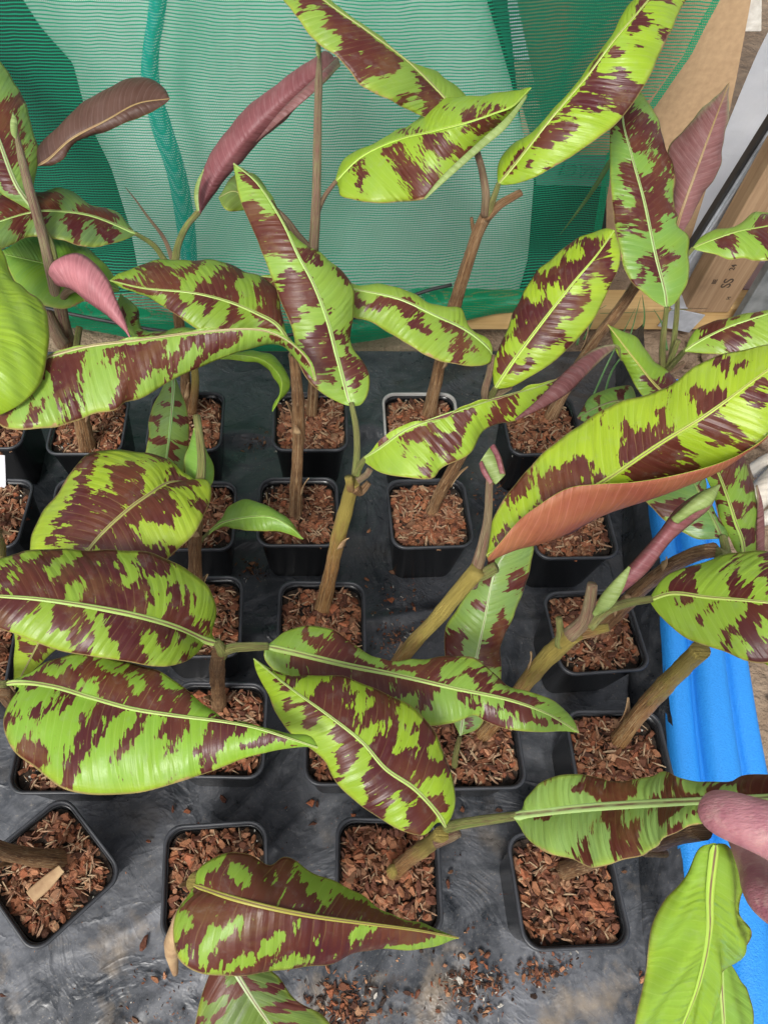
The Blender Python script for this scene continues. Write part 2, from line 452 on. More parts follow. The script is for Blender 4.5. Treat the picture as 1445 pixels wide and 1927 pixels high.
def skin_mat():
    nb = NB('skin')
    p = nb.pos()
    n1 = nb.noise(p, 35, 4, .6)
    n2 = nb.noise(p, 130, 4, .6)
    n3 = nb.noise(p, 900, 3, .6)
    c = nb.mix(nb.ramp(n1, .35, .68), (.44, .215, .225), (.28, .090, .125))
    c = nb.mix(nb.ramp(n2, .52, .72, 0, .45), c, (.55, .38, .33))
    set_base(nb, c, .48, .4)
    nb.b.inputs['Subsurface Weight'].default_value = .12
    nb.b.inputs['Subsurface Radius'].default_value = (.01, .004, .002)
    nb.b.inputs['Subsurface Scale'].default_value = .4
    mp = nb.n('ShaderNodeMapping'); mp.inputs['Scale'].default_value = (240, 700, 240); mp.inputs['Rotation'].default_value = (0, 0, .5)
    nb.l(p, mp.inputs[0])
    h = nb.math('ADD', nb.noise(mp.outputs[0], 1, 3), nb.math('MULTIPLY', n3, .12))
    nb.l(nb.bump(h, .7, .0010), nb.b.inputs['Normal'])
    return nb.m
M['skin'] = skin_mat()

# ------------------------------------------------------------------ object helpers
def empty(name, loc, label=None, cat=None, group=None, rz=0):
    o = bpy.data.objects.new(name, None)
    o.empty_display_size = .02
    o.location = loc
    o.rotation_euler = (0, 0, rz)
    COL.objects.link(o)
    if label: o['label'] = label
    if cat: o['category'] = cat
    if group: o['group'] = group
    return o

def tag(o, label=None, cat=None, group=None, kind=None):
    if label: o['label'] = label
    if cat: o['category'] = cat
    if group: o['group'] = group
    if kind: o['kind'] = kind
    return o

def link(name, me, parent=None, loc=None, rot=None, label=None):
    o = bpy.data.objects.new(name, me)
    COL.objects.link(o)
    if parent is not None:
        o.parent = parent
    if loc is not None: o.location = loc
    if rot is not None: o.rotation_euler = rot
    if label: o['label'] = label
    return o

def mesh(name, V, Fc, mats, smooth=True, mi=None):
    me = bpy.data.meshes.new(name)
    me.from_pydata([tuple(map(float, v)) for v in V], [], Fc)
    for m in mats: me.materials.append(m)
    if smooth: me.polygons.foreach_set('use_smooth', [True] * len(me.polygons))
    if mi is not None: me.polygons.foreach_set('material_index', mi)
    me.update()
    return me

def setuv(me, name, uvv):
    l = me.uv_layers.new(name=name)
    idx = np.empty(len(me.loops), dtype=np.int32)
    me.loops.foreach_get('vertex_index', idx)
    l.data.foreach_set('uv', np.asarray(uvv, dtype=np.float32)[idx].ravel())

def setattr_f(me, name, vals):
    a = me.attributes.new(name, 'FLOAT', 'POINT')
    a.data.foreach_set('value', np.asarray(vals, dtype=np.float32))

def box_mesh(name, sx, sy, sz, mat, bev=.002, seg=2):
    bm = bmesh.new()
    bmesh.ops.create_cube(bm, size=1)
    bmesh.ops.scale(bm, vec=(sx, sy, sz), verts=bm.verts)
    if bev: bmesh.ops.bevel(bm, geom=list(bm.edges), offset=bev, segments=seg, affect='EDGES', profile=.5)
    me = bpy.data.meshes.new(name)
    bm.to_mesh(me); bm.free()
    me.materials.append(mat)
    return me

# curve resampling ---------------------------------------------------
def rs(pts, n, ndim_len=2):
    p = np.asarray(pts, float)
    if len(p) == 2:
        t = np.linspace(0, 1, n)[:, None]
        return p[0] * (1 - t) + p[1] * t
    ext = np.vstack([2 * p[0] - p[1], p, 2 * p[-1] - p[-2]])
    out = []
    for i in range(1, len(ext) - 2):
        p0, p1, p2, p3 = ext[i - 1], ext[i], ext[i + 1], ext[i + 2]
        d = [max(np.linalg.norm(b[:ndim_len] - a[:ndim_len]), 1e-6) ** .5 for a, b in ((p0, p1), (p1, p2), (p2, p3))]
        t0, t1 = 0, d[0]; t2 = t1 + d[1]; t3 = t2 + d[2]
        for k in range(12):
            t = t1 + (t2 - t1) * k / 12
            A1 = (t1 - t) / (t1 - t0) * p0 + (t - t0) / (t1 - t0) * p1
            A2 = (t2 - t) / (t2 - t1) * p1 + (t - t1) / (t2 - t1) * p2
            A3 = (t3 - t) / (t3 - t2) * p2 + (t - t2) / (t3 - t2) * p3
            B1 = (t2 - t) / (t2 - t0) * A1 + (t - t0) / (t2 - t0) * A2
            B2 = (t3 - t) / (t3 - t1) * A2 + (t - t1) / (t3 - t1) * A3
            out.append((t2 - t) / (t2 - t1) * B1 + (t - t1) / (t2 - t1) * B2)
    out.append(p[-1])
    q = np.array(out)
    L = np.concatenate([[0], np.cumsum(np.linalg.norm(np.diff(q[:, :ndim_len], axis=0), axis=1))])
    s = np.linspace(0, L[-1], n)
    return np.stack([np.interp(s, L, q[:, k]) for k in range(q.shape[1])], 1)

def tube(name, W, R, mat, parent, origin, seg=12, flat=1.0, lump=0.0, cap=True, label=None, mats=None):
    """W world points (n,3), R radii (n)"""
    W = np.asarray(W, float); n = len(W)
    T = np.gradient(W, axis=0)
    T /= np.linalg.norm(T, axis=1)[:, None] + 1e-9
    ref = np.array([1.0, 0, 0])
    V = []; uv = []; al = []
    L = np.concatenate([[0], np.cumsum(np.linalg.norm(np.diff(W, axis=0), axis=1))])
    u = np.cross(T[0], ref); u /= np.linalg.norm(u)
    ph = RNG.random() * 6
    for i in range(n):
        u = u - T[i] * np.dot(u, T[i]); u /= np.linalg.norm(u)
        v = np.cross(T[i], u)
        for k in range(seg):
            a = 2 * math.pi * k / seg
            r = R[i]
            if lump:
                r *= 1 + lump * (math.sin(2 * a + ph + i * .35) * .5 + math.sin(3 * a - ph + i * .9) * .3 + NR.uniform(-.5, .5) * .5)
            V.append(W[i] + u * math.cos(a) * r + v * math.sin(a) * r * flat)
            uv.append((k / seg, L[i])); al.append(i / (n - 1))
    Fc = []
    for i in range(n - 1):
        for k in range(seg):
            k2 = (k + 1) % seg
            Fc.append((i * seg + k, i * seg + k2, (i + 1) * seg + k2, (i + 1) * seg + k))
    if cap:
        Fc.append(tuple(range(seg - 1, -1, -1)))
        Fc.append(tuple((n - 1) * seg + k for k in range(seg)))
    V = np.array(V) - np.array(origin)
    me = mesh(name, V, Fc, [mat])
    # mirror the u coordinate so that the seam does not show
    uv = [(abs(a - .5) * 2, b) for a, b in uv]
    setuv(me, 'UVMap', uv)
    setattr_f(me, 'along', al)
    return link(name, me, parent, label=label)

def parse_map(rows, nt, q):
    """rows inner->outer; returns value at (t index, q)"""
    tt = np.linspace(0, 1, nt)
    K = {'#': 1.0, '+': .62, '-': .38, '.': 0.0}
    R = []
    for r in rows:
        v = np.array([K[c] for c in r])
        x = (np.arange(len(v)) + .5) / len(v)
        R.append(np.interp(tt, x, v))
    R = np.array(R)
    m = len(rows)
    pos = np.clip(q * m - .5, 0, m - 1)
    i = np.floor(pos).astype(int); i2 = np.minimum(i + 1, m - 1); f = pos - i
    return R[i] * (1 - f)[:, None] + R[i2] * f[:, None]      # (nq, nt)

def rand_map(n, p, rng):
    inn, mid, out = '', '', ''
    for k in range(n):
        r = rng.random()
        e = min(k, n - 1 - k) / (n * .2)
        pp = p * min(1, .35 + e * .65)
        if r < pp:
            L = rng.choice([1, 2, 2, 3, 3])
            s0 = 0 if rng.random() < .75 else 1
            c = ['#' if s0 <= j < s0 + L else '.' for j in range(3)]
        else:
            c = ['.', '+' if rng.random() < p * .5 else '.', '.']
        inn += c[0]; mid += c[1]; out += c[2]
    return [inn, mid, out]

def leaf(plant, mid, A, B, za=-.012, zb=-.012, ma=None, mb=None, col=(.24, .46, .03), rib=(.40, .50, .16),
         up=True, foldA=None, foldB=None, under='u_rose', bulge=.10, ribw=.0030, wave=.0032, dens=.55, name='leaf',
         pleat=0.0, pet=None, petm='petiole', petr=.0042, label=None, norib=False, fz=.03, plain=False, seed=None):
    rng = random.Random(seed if seed is not None else int(mid[0][0] * 7 + mid[0][1] * 13))
    NT = 84
    Mi = rs(mid, NT)
    t = np.linspace(0, 1, NT)
    prof = np.sin(np.pi * np.clip(t, .001, .999)) ** .6
    def rail(E, dz):
        q = rs(E, NT)
        if q.shape[1] == 2:
            q = np.column_stack([q, Mi[:, 2] + dz * prof])
        return Pn(q)
    WM = Pn(Mi)
    L = np.concatenate([[0], np.cumsum(np.linalg.norm(np.diff(WM, axis=0), axis=1))])
    cols = []       # list of (verts (NT,3), v (NT), frac, blotch (NT))
    NQ = 12
    def half(WE, sgn, rows, fold):
        res = []
        qs = np.linspace(0, 1, NQ + 1)[1:]
        T = np.gradient(WM, axis=0)
        N = np.cross(T, WE - WM)
        N /= np.linalg.norm(N, axis=1)[:, None] + 1e-9
        camdir = np.array([0, 0, H]) - WM
        sg = np.sign((N * camdir).sum(1)); sg[sg == 0] = 1
        N *= np.sign(np.median(sg))
        Wd = np.linalg.norm(WE - WM, axis=1)
        bl = parse_map(rows, NT, qs)
        ph = rng.random() * 6
        ph2 = rng.random() * 6
        for j, q in enumerate(qs):
            p = WM * (1 - q) + WE * q
            if fold is None or q < .999:
                p = p + N * (bulge * Wd * 4 * q * (1 - q))[:, None]
            wv = wave * (np.sin(L * 2 * np.pi / .075 + ph) * .8 + np.sin(L * 2 * np.pi / .028 + ph2) * .25) * q * q * prof
            p = p + N * wv[:, None]
            if pleat:
                w_s = 1.15 * q * Wd - .30 * L
                p = p + N * (pleat * prof * np.sin(w_s * 2 * np.pi / .034 + ph + 1.2 * np.sin(L * 30)) * min(1, q * 2.2) * (1 - .85 * q ** 4))[:, None]
            res.append((p, sgn * q * Wd, q, bl[j]))
        if fold is not None:
            WF = rail(fold, fz)
            wf = np.linalg.norm(WF - WE, axis=1)
            for q in np.linspace(0, 1, 10)[1:]:
                p = WE * (1 - q) + WF * q
                # bow the roll outwards
                out = WE - WM; out /= np.linalg.norm(out, axis=1)[:, None] + 1e-9
                p = p + out * (wf * .03 * math.sin(math.pi * q))[:, None] + N * (.14 * wf * math.sin(math.pi * q))[:, None]
                res.append((p, sgn * (Wd + q * wf), .5, np.zeros(NT)))
        return res
    if plain:
        ma = mb = ['.' * 8] * 3
    ra = ma if ma else rand_map(rng.choice([15, 17, 19]), dens, rng)
    rb = mb if mb else rand_map(rng.choice([15, 17, 19]), dens, rng)
    hA = half(rail(A, za), -1, list(ra), foldA)
    hB = half(rail(B, zb), 1, list(rb), foldB)
    allc = hA[::-1] + [(WM, np.zeros(NT), 0, hA[0][3])] + hB
    nA = len(hA); nc = len(allc)
    org = np.array(plant.location) if plant is not None else np.zeros(3)
    V = np.concatenate([c[0] for c in allc]) - org
    uv = np.concatenate([np.stack([L, c[1]], 1) for c in allc])
    fr = np.concatenate([np.stack([t, np.full(NT, .5 + .5 * (-1 if i < nA else 1) * c[2])], 1) for i, c in enumerate(allc)])
    bl = np.concatenate([c[3] for c in allc])
    Fc = []
    for i in range(nc - 1):
        for k in range(NT - 1):
            a = i * NT + k
            Fc.append((a, a + 1, a + NT + 1, a + NT))
    # orient: main half facing the viewer
    ii = nA * NT + NT // 2
    jj = (nA + 4) * NT + NT // 2
    n = np.cross(V[ii + 1] - V[ii], V[jj] - V[ii])
    if np.dot(n, np.array([0, 0, H]) - org - V[ii]) < 0:
        Fc = [f[::-1] for f in Fc]
    if up:
        mats = [M['leaf'], M[under]]
    else:
        mats = [M[under], M[under]]
    me = mesh(name, V, Fc, mats)
    setuv(me, 'UVMap', uv); setuv(me, 'frac', fr); setattr_f(me, 'blotch', bl)
    o = link(name, me, plant, label=label)
    o.color = (col[0] * 1.15 + .03, col[1] * 1.10 + .02, col[2] * 1.1 + .015, 1)
    so_ = o.modifiers.new('thickness', 'SOLIDIFY')
    so_.thickness = .0005; so_.offset = -1; so_.material_offset = 1; so_.material_offset_rim = 0; so_.use_even_offset = False
    # midrib
    if not norib:
        T = np.gradient(WM, axis=0); T /= np.linalg.norm(T, axis=1)[:, None] + 1e-9
        side = hB[2][0] - hA[2][0]
        side -= T * (side * T).sum(1)[:, None]
        side /= np.linalg.norm(side, axis=1)[:, None] + 1e-9
        camd = np.array([0, 0, H]) - WM
        N = np.cross(T, side); 
        if np.median((N * camd).sum(1)) < 0: N = -N
        prof5 = [(-1, -.15), (-.72, .45), (-.35, .62), (0, .30), (.35, .62), (.72, .45), (1, -.15)]
        w_ = (ribw * .80 * (1 - .78 * t) + .0003) * np.clip(.45 + t / .05, 0, 1)
        RV = []; ruv = []
        for a, b in prof5:
            RV.append(WM + side * (a * w_)[:, None] + N * (b * .6 * w_ + .0005)[:, None])
            ruv.append(np.stack([L, np.full(NT, .5 + .5 * a)], 1))
        RV = np.concatenate(RV) - org
        RF = [(i * NT + k, i * NT + k + 1, (i + 1) * NT + k + 1, (i + 1) * NT + k) for i in range(6) for k in range(NT - 1)]
        rm = mesh('midrib', RV, RF, [M['midrib']])
        setuv(rm, 'UVMap', np.concatenate(ruv))
        ro = link('midrib', rm, o)
        ro.color = (rib[0] * .82, rib[1] * .95, rib[2] * .75, 1)
    if pet:
        pp = Pn(rs(pet, 22))
        n_ = len(pp)
        tube('petiole', pp, np.linspace(petr * 1.25, petr * .85, n_) , M[petm], plant, org, 10, .8, .05)
    return o

def flap(plant, A, B, mat='u_rose', name='leaf_fold', bow=.3, col=(.3, .4, .08), bl=None, parent=None):
    """a rolled-over strip of leaf: rails with heights, bowed towards the viewer"""
    NT, NQ = 50, 9
    a = Pn(rs(A, NT)); b = Pn(rs(B, NT))
    T = np.gradient((a + b) / 2, axis=0)
    N = np.cross(T, b - a); N /= np.linalg.norm(N, axis=1)[:, None] + 1e-9
    if np.median((N * (np.array([0, 0, H]) - a)).sum(1)) < 0: N = -N
    wd = np.linalg.norm(b - a, axis=1)
    L = np.concatenate([[0], np.cumsum(np.linalg.norm(np.diff(a, axis=0), axis=1))])
    org = np.array(plant.location)
    V = []; uv = []; fr = []
    for q in np.linspace(0, 1, NQ):
        V.append(a * (1 - q) + b * q + N * (bow * wd * math.sin(math.pi * q))[:, None])
        uv.append(np.stack([L, wd * q], 1))
        fr.append(np.stack([np.linspace(0, 1, NT), np.full(NT, .5 + .45 * (q * 2 - 1))], 1))
    V = np.concatenate(V) - org
    Fc = [(i * NT + k, i * NT + k + 1, (i + 1) * NT + k + 1, (i + 1) * NT + k) for i in range(NQ - 1) for k in range(NT - 1)]
    n = np.cross(V[1] - V[0], V[NT] - V[0])
    me = mesh(name, V, Fc, [M[mat]])
    setuv(me, 'UVMap', np.concatenate(uv)); setuv(me, 'frac', np.concatenate(fr))
    setattr_f(me, 'blotch', np.full(len(V), 0.0 if bl is None else bl))
    o = link(name, me, parent or plant)
    o.color = (*col, 1)
    s_ = o.modifiers.new('thickness', 'SOLIDIFY'); s_.thickness = .0005; s_.offset = -1
    return o

# ------------------------------------------------------------------ bark chips
PAL = [(.25, .105, .055), (.32, .15, .085), (.19, .075, .042), (.38, .20, .12), (.13, .052, .032), (.29, .12, .06), (.46, .28, .17), (.22, .09, .05), (.09, .04, .025), (.36, .17, .09), (.27, .15, .09), (.30, .11, .055)]
def chip_geo(rng, L):
    """irregular flat splinter: ring of 6-7 points top and bottom"""
    n = rng.choice([6, 7, 8])
    w_ = L * rng.choice([.28, .4, .5, .6, .8]); h = min(.0032, L * rng.uniform(.10, .26))
    V = []
    rr = [rng.uniform(.55, 1.2) for _ in range(n)]
    bend = rng.uniform(-.25, .25)
    for zz, sc in ((-.5, 1.0), (.5, rng.uniform(.62, .9))):
        for k in range(n):
            a = 2 * math.pi * k / n
            x = math.cos(a) * L / 2 * rr[k] * sc; y = math.sin(a) * w_ / 2 * rr[k] * sc
            V.append((x, y, zz * h * rng.uniform(.7, 1.2) + bend * (x * x) / L * 2))
    Fc = [tuple(range(n - 1, -1, -1)), tuple(range(n, 2 * n))] + [(k, (k + 1) % n, n + (k + 1) % n, n + k) for k in range(n)]
    return V, Fc

def chips_mesh(name, items):
    """items: (V, F, Matrix, colour)"""
    VV = []; FF = []; CC = []
    for V, Fc, mt, c in items:
        b = len(VV)
        VV += [tuple(mt @ Vector(v)) for v in V]
        FF += [tuple(b + i for i in f) for f in Fc]
        CC += [(*c, 1)] * len(V)
    me = mesh(name, VV, FF, [M['bark']], smooth=False)
    a = me.attributes.new('tint', 'FLOAT_COLOR', 'POINT')
    a.data.foreach_set('color', np.array(CC, dtype=np.float32).ravel())
    return me

def rc(rng, k=1.0):
    c = rng.choice(PAL); f = rng.uniform(.55, 1.2) * k
    return (c[0] * f * 1.1, c[1] * f, c[2] * f * .9)

INNER = .0585            # half width of the soil in a pot
TOPZ = .118
def mulch_variant(seed):
    rng = random.Random(seed)
    it = []
    def spot():
        while True:
            x, y = rng.uniform(-INNER, INNER), rng.uniform(-INNER, INNER)
            if (abs(x) ** 5 + abs(y) ** 5) ** .2 < INNER: return x, y
    bare = (rng.choice([-1, 1]) * INNER * .9, rng.choice([-1, 1]) * INNER * .9)
    for i in range(640):
        x, y = spot()
        if math.hypot(x - bare[0], y - bare[1]) < .022 * rng.random() + .006: continue
        L = rng.choice([.006, .008, .009, .011, .014, .018, .022]) * rng.uniform(.8, 1.15)
        V, Fc = chip_geo(rng, L)
        z = TOPZ + .003 + rng.uniform(-.001, .008) - .004 * max(abs(x), abs(y)) / INNER
        mt = Matrix.Translation((x * .95, y * .95, z)) @ Euler((rng.gauss(0, .38), rng.gauss(0, .38), rng.uniform(0, 6.3))).to_matrix().to_4x4()
        it.append((V, Fc, mt, rc(rng)))
    for i in range(150):       # splinters
        x, y = spot()
        V, Fc = chip_geo(rng, rng.uniform(.010, .022))
        mt = Matrix.Translation((x * .92, y * .92, TOPZ + .008 + rng.uniform(-.002, .003))) @ Euler((rng.gauss(0, .3), rng.gauss(0, .25), rng.uniform(0, 6.3))).to_matrix().to_4x4() @ Matrix.Diagonal((1, .22, .8, 1))
        it.append((V, Fc, mt, rng.choice([(.42, .26, .16), (.25, .12, .07), (.5, .36, .22)])))
    for i in range(26):       # perlite and grit
        x, y = spot()
        if rng.random() < .7:
            x, y = bare[0] * .98 + rng.uniform(-.02, .02), bare[1] * .98 + rng.uniform(-.02, .02)
            if max(abs(x), abs(y)) > INNER: continue
        V, Fc = chip_geo(rng, rng.uniform(.002, .0042))
        mt = Matrix.Translation((x, y, TOPZ + .003)) @ Matrix.Diagonal((1, 1, 2.5, 1))
        it.append((V, Fc, mt, (.7, .68, .6)))
    return chips_mesh('bark_mulch', it)
MULCH = [mulch_variant(100 + i) for i in range(7)]

CHIP = []
_r = random.Random(5)
for i in range(14):
    V, Fc = chip_geo(_r, _r.choice([.012, .014, .017, .020]))
    CHIP.append(chips_mesh('bark_chip', [(V, Fc, Matrix.Identity(4), rc(_r))]))

# ------------------------------------------------------------------ pots
def rr_ring(hw, r, z, n=6, bow=0.0):
    pts = []
    for cx, cy, a0 in ((hw - r, hw - r, 0), (-hw + r, hw - r, 90), (-hw + r, -hw + r, 180), (hw - r, -hw + r, 270)):
        for k in range(n + 1):
            a = math.radians(a0 + 90 * k / n)
            pts.append((cx + r * math.cos(a), cy + r * math.sin(a), z))
    return pts
def ring_stack(name, rings, mat, cap0=True, cap1=False):
    n = len(rings[0]); V = [p for r in rings for p in r]; Fc = []
    for i in range(len(rings) - 1):
        for k in range(n):
            k2 = (k + 1) % n
            Fc.append((i * n + k, i * n + k2, (i + 1) * n + k2, (i + 1) * n + k))
    if cap0: Fc.append(tuple(range(n - 1, -1, -1)))
    if cap1: Fc.append(tuple((len(rings) - 1) * n + k for k in range(n)))
    me = mesh(name, V, Fc, [mat], smooth=True)
    return me
PH = .135
POT = ring_stack('pot', [rr_ring(.0475, .016, .0015), rr_ring(.049, .017, .0), rr_ring(.050, .017, .012), rr_ring(.0515, .018, .014), rr_ring(.0600, .020, .120), rr_ring(.0607, .020, .1205), rr_ring(.0612, .020, .130), rr_ring(.0596, .0195, .1305), rr_ring(.0588, .019, .118), rr_ring(.055, .018, .095)], M['pot'], True, False)
def rim_mesh(mat):
    return ring_stack('pot_rim', [rr_ring(.0617, .021, .1300), rr_ring(.0640, .0215, .1292), rr_ring(.0651, .022, .1300), rr_ring(.0652, .022, .1335), rr_ring(.0643, .0215, .1352), rr_ring(.0622, .0205, .1354), rr_ring(.0610, .020, .1340), rr_ring(.0604, .0198, .126)], mat, False, False)
RIM = rim_mesh(M['rim']); RIMG = rim_mesh(M['rimgrey'])
def soil_mesh():
    n = 14; V = []; Fc = []
    for i in range(n + 1):
        for j in range(n + 1):
            x = (i / n - .5) * 2 * .0592; y = (j / n - .5) * 2 * .0592
            f = max(1e-6, (abs(x) ** 6 + abs(y) ** 6) ** (1 / 6) / max(abs(x), abs(y), 1e-6))
            V.append((x / f, y / f, TOPZ - .001 + NR.uniform(-.0015, .0015)))
    for i in range(n):
        for j in range(n):
            a = i * (n + 1) + j
            Fc.append((a, a + n + 1, a + n + 2, a + 1))
    return mesh('compost', V, Fc, [M['soil']])
SOIL = soil_mesh()

PL = {}
def potted(key, cx, cy, deg, label, grey=False, empty_name='potted_banana_plant', ind=0, tilt=0):
    p = P(cx, cy, PH)
    # turn of the pot: 'deg' is its heading on the sheet
    o = empty(empty_name, (p[0], p[1], .004), label, 'potted plant', 'young banana plants in square pots')
    rz = math.radians(deg)
    po = link('pot', POT, o, (0, 0, 0), (0, 0, rz))
    rm = link('pot_rim', RIMG if grey else RIM, po)
    if grey: rm['label'] = 'pale grey pot rim'
    link('compost', SOIL, o, (0, 0, 0), (0, 0, rz))
    if tilt:
        R_ = Matrix.Rotation(math.radians(tilt), 4, 'Y')
        off = Matrix.Translation((-math.sin(math.radians(tilt)) * .135, 0, .006))
        for c_ in o.children:
            if c_ is not rm: c_.matrix_basis = off @ R_ @ c_.matrix_basis
    k = len(PL)
    mu = link('bark_mulch', MULCH[k % 7], o, (0, 0, 0), (0, 0, rz + math.pi / 2 * ((k * 3 + k // 7) % 4)))
    mu['kind'] = 'stuff'
    if tilt: mu.matrix_basis = off @ R_ @ mu.matrix_basis
    rng = random.Random(k + 50)
    for i in range(ind):
        r_ = INNER * .86
        x, y = rng.uniform(-r_, r_), rng.uniform(-r_, r_)
        if math.hypot(x, y) < .014: continue
        c, s = math.cos(rz), math.sin(rz)
        ch = link('bark_chip', rng.choice(CHIP), o, (x * c - y * s, x * s + y * c, TOPZ + .010 + rng.uniform(0, .003)),
                  (rng.gauss(0, .3), rng.gauss(0, .3), rng.uniform(0, 6.3)))
        ch.scale = [rng.uniform(.75, 1.1)] * 3
    PL[key] = o
    return o

def stem(key, pts, r0, r1, mat='stem', n=34, lump=.10, flakes=2, base_shift=None):
    """pts: survey points (x,y,z) from soil up"""
    pl = PL[key]
    org = np.array(pl.location)
    W = rs([P(*p) for p in pts], n, 3)
    t = np.linspace(0, 1, n)
    R = (r0 * (1 - t) + r1 * t) * .74
    R[:3] *= [1.18, 1.12, 1.05]
    # sheath joints
    for j in (.22, .41, .6, .78):
        R *= 1 + .07 * np.clip(1 - np.abs(t - j) / .05, 0, 1) * (t < j + .01)
    o = tube('stem', W, R, M[mat], pl, org, 16, 1.0, lump)
    rng = random.Random(hash(key) % 1000 if False else sum(map(ord, key)))
    for f in range(flakes):
        i = rng.randrange(5, n - 6)
        T = W[i + 1] - W[i]; T /= np.linalg.norm(T)
        a = rng.uniform(0, 6.3)
        ref = np.array([1., 0, 0]); u = np.cross(T, ref); u /= np.linalg.norm(u); v = np.cross(T, u)
        L = rng.uniform(.02, .045)
        A_, B_ = [], []
        nn = 8
        V = []; 
        for k in range(nn):
            q = k / (nn - 1)
            c = W[i] + T * L * q * .95 + (u * math.cos(a) + v * math.sin(a)) * (R[i] * 1.02 + L * .28 * q * q)
            s = (-u * math.sin(a) + v * math.cos(a)) * (R[i] * .65 * (1 - q * .85) + .0006)
            V += [c - s, c + (u * math.cos(a) + v * math.sin(a)) * .0015, c + s]
        Fc = []
        for k in range(nn - 1):
            for m_ in range(2):
                b = k * 3 + m_
                Fc.append((b, b + 1, b + 4, b + 3))
        me = mesh('dry_sheath', np.array(V) - org, Fc, [M['dry']])
        setuv(me, 'UVMap', [(0, 0)] * len(V))
        fo = link('dry_sheath', me, pl)
        sm = fo.modifiers.new('thickness', 'SOLIDIFY'); sm.thickness = .0006
    return o

def stub(key, pts, r0, r1, mat='petiole_r'):
    """the stump of a leaf stalk that was cut off"""
    pl = PL[key]
    return tube('stalk_stub', rs([P(*p) for p in pts], 12, 3), np.linspace(r0, r1, 12), M[mat], pl, pl.location, 10, .8, .08)

def spear(key, pts, rad, mat='spear', name='rolled_leaf', n=44):
    pl = PL[key]
    W = rs([P(*p) for p in pts], n, 3)
    R = np.interp(np.linspace(0, 1, n), np.linspace(0, 1, len(rad)), rad)
    o = tube(name, W, R, M[mat], pl, pl.location, 12, .85, .05)
    return o

# ================================================================== SETTING
def fbm(x, y, seed, octs=4, f0=2.0, gain=.5):
    r = np.random.RandomState(seed); z = np.zeros_like(x); a = 1.0; f = f0
    for o in range(octs):
        for k in range(4):
            th = r.uniform(0, np.pi); p = r.uniform(0, 6.28)
            xx = (x * np.cos(th) + y * np.sin(th)) * f * r.uniform(.7, 1.3) * 2 * np.pi
            z += a * np.sin(xx + p + 1.5 * np.sin(.37 * xx + y * f * 2 + p * 2)) / 4
        a *= gain; f *= 2.0
    return z

def grid(name, X, Y, Z, mat, uv=None, parent=None):
    n, m = X.shape
    V = np.stack([X.ravel(), Y.ravel(), Z.ravel()], 1)
    Fc = [(i * m + j, i * m + j + 1, (i + 1) * m + j + 1, (i + 1) * m + j) for i in range(n - 1) for j in range(m - 1)]
    me = mesh(name, V, Fc, [mat])
    if uv is not None: setuv(me, 'UVMap', uv)
    return link(name, me, parent)

# ground: bare clay soil out to the horizon
gx = np.concatenate([[-60, -20, -8, -3], np.linspace(-1.6, 1.6, 110), [3, 8, 20, 60]])
gy = np.concatenate([[-60, -20, -8, -3], np.linspace(-1.4, 1.8, 110), [3, 8, 20, 60]])
X, Y = np.meshgrid(gx, gy)
core = (np.abs(X) < 1.6) & (Y > -1.4) & (Y < 1.8)
out = (X > .66) & core
Z = -.03 + np.where(core, .006 * fbm(X, Y, 3, 4, 3), 0) + np.where(out, .030 + .014 * np.abs(fbm(X, Y, 8, 4, 5)), 0)
tag(grid('ground', X, Y, Z, M['earth']), kind='structure')

# black polythene sheet that the pots stand on
sx = np.linspace(0, 1, 220); sy = np.linspace(-.75, 1.10, 230)
X, Y = np.meshgrid(sx, sy)
X = -1.25 + (1.25 + .490 + .18 * (Y - .23)) * X
Z = .0015 + .0022 * fbm(X, Y, 21, 4, 1.6, .6)
# long creases
for (x0, y0, ang, amp, wd) in ((.16, .49, .03, .014, .009), (-.25, .66, -.02, .010, .008), (.0, .885, -.02, .012, .014), (-.3, .86, .25, .012, .02), (.05, .36, .75, .008, .006), (-.05, .16, .5, .008, .006), (.2, .05, 1.9, .006, .008), (-.45, .05, .9, .006, .007), (-.25, -.06, .6, .007, .010), (.15, .93, .6, .012, .02), (.33, .5, 1.45, .008, .012)):
    d = (X - x0) * math.sin(ang) - (Y - y0) * math.cos(ang)
    al = (X - x0) * math.cos(ang) + (Y - y0) * math.sin(ang)
    Z += .7 * amp * np.exp(-(d + .012 * np.sin(al * 11 + x0 * 9) + .005 * np.sin(al * 31)) ** 2 / wd ** 2) * np.exp(-al ** 2 / .3 ** 2)
Z = np.maximum(Z, -.001) 
# keep it flat and low beneath the pots
sheet = grid('plastic_sheet', X, Y, Z - .002, M['sheet'])
tag(sheet, kind='structure')
# upturned right edge of the sheet, leaning on the blue foam
ey = np.linspace(-.75, 1.10, 150)
es = np.linspace(0, 1, 16)
E, SS = np.meshgrid(es, ey)
wav = fbm(E * .3, SS, 31, 4, 3)
ex = .502 + .18 * (SS - .23)
Xe = ex - .028 + .030 * E ** 1.4 + .006 * wav
Ze = .0 + .078 * E ** 1.1 + .007 * wav * E + .004 * np.sin(SS * 25) * E
tag(grid('sheet_upturn', Xe, SS, Ze, M['sheet']), kind='structure')

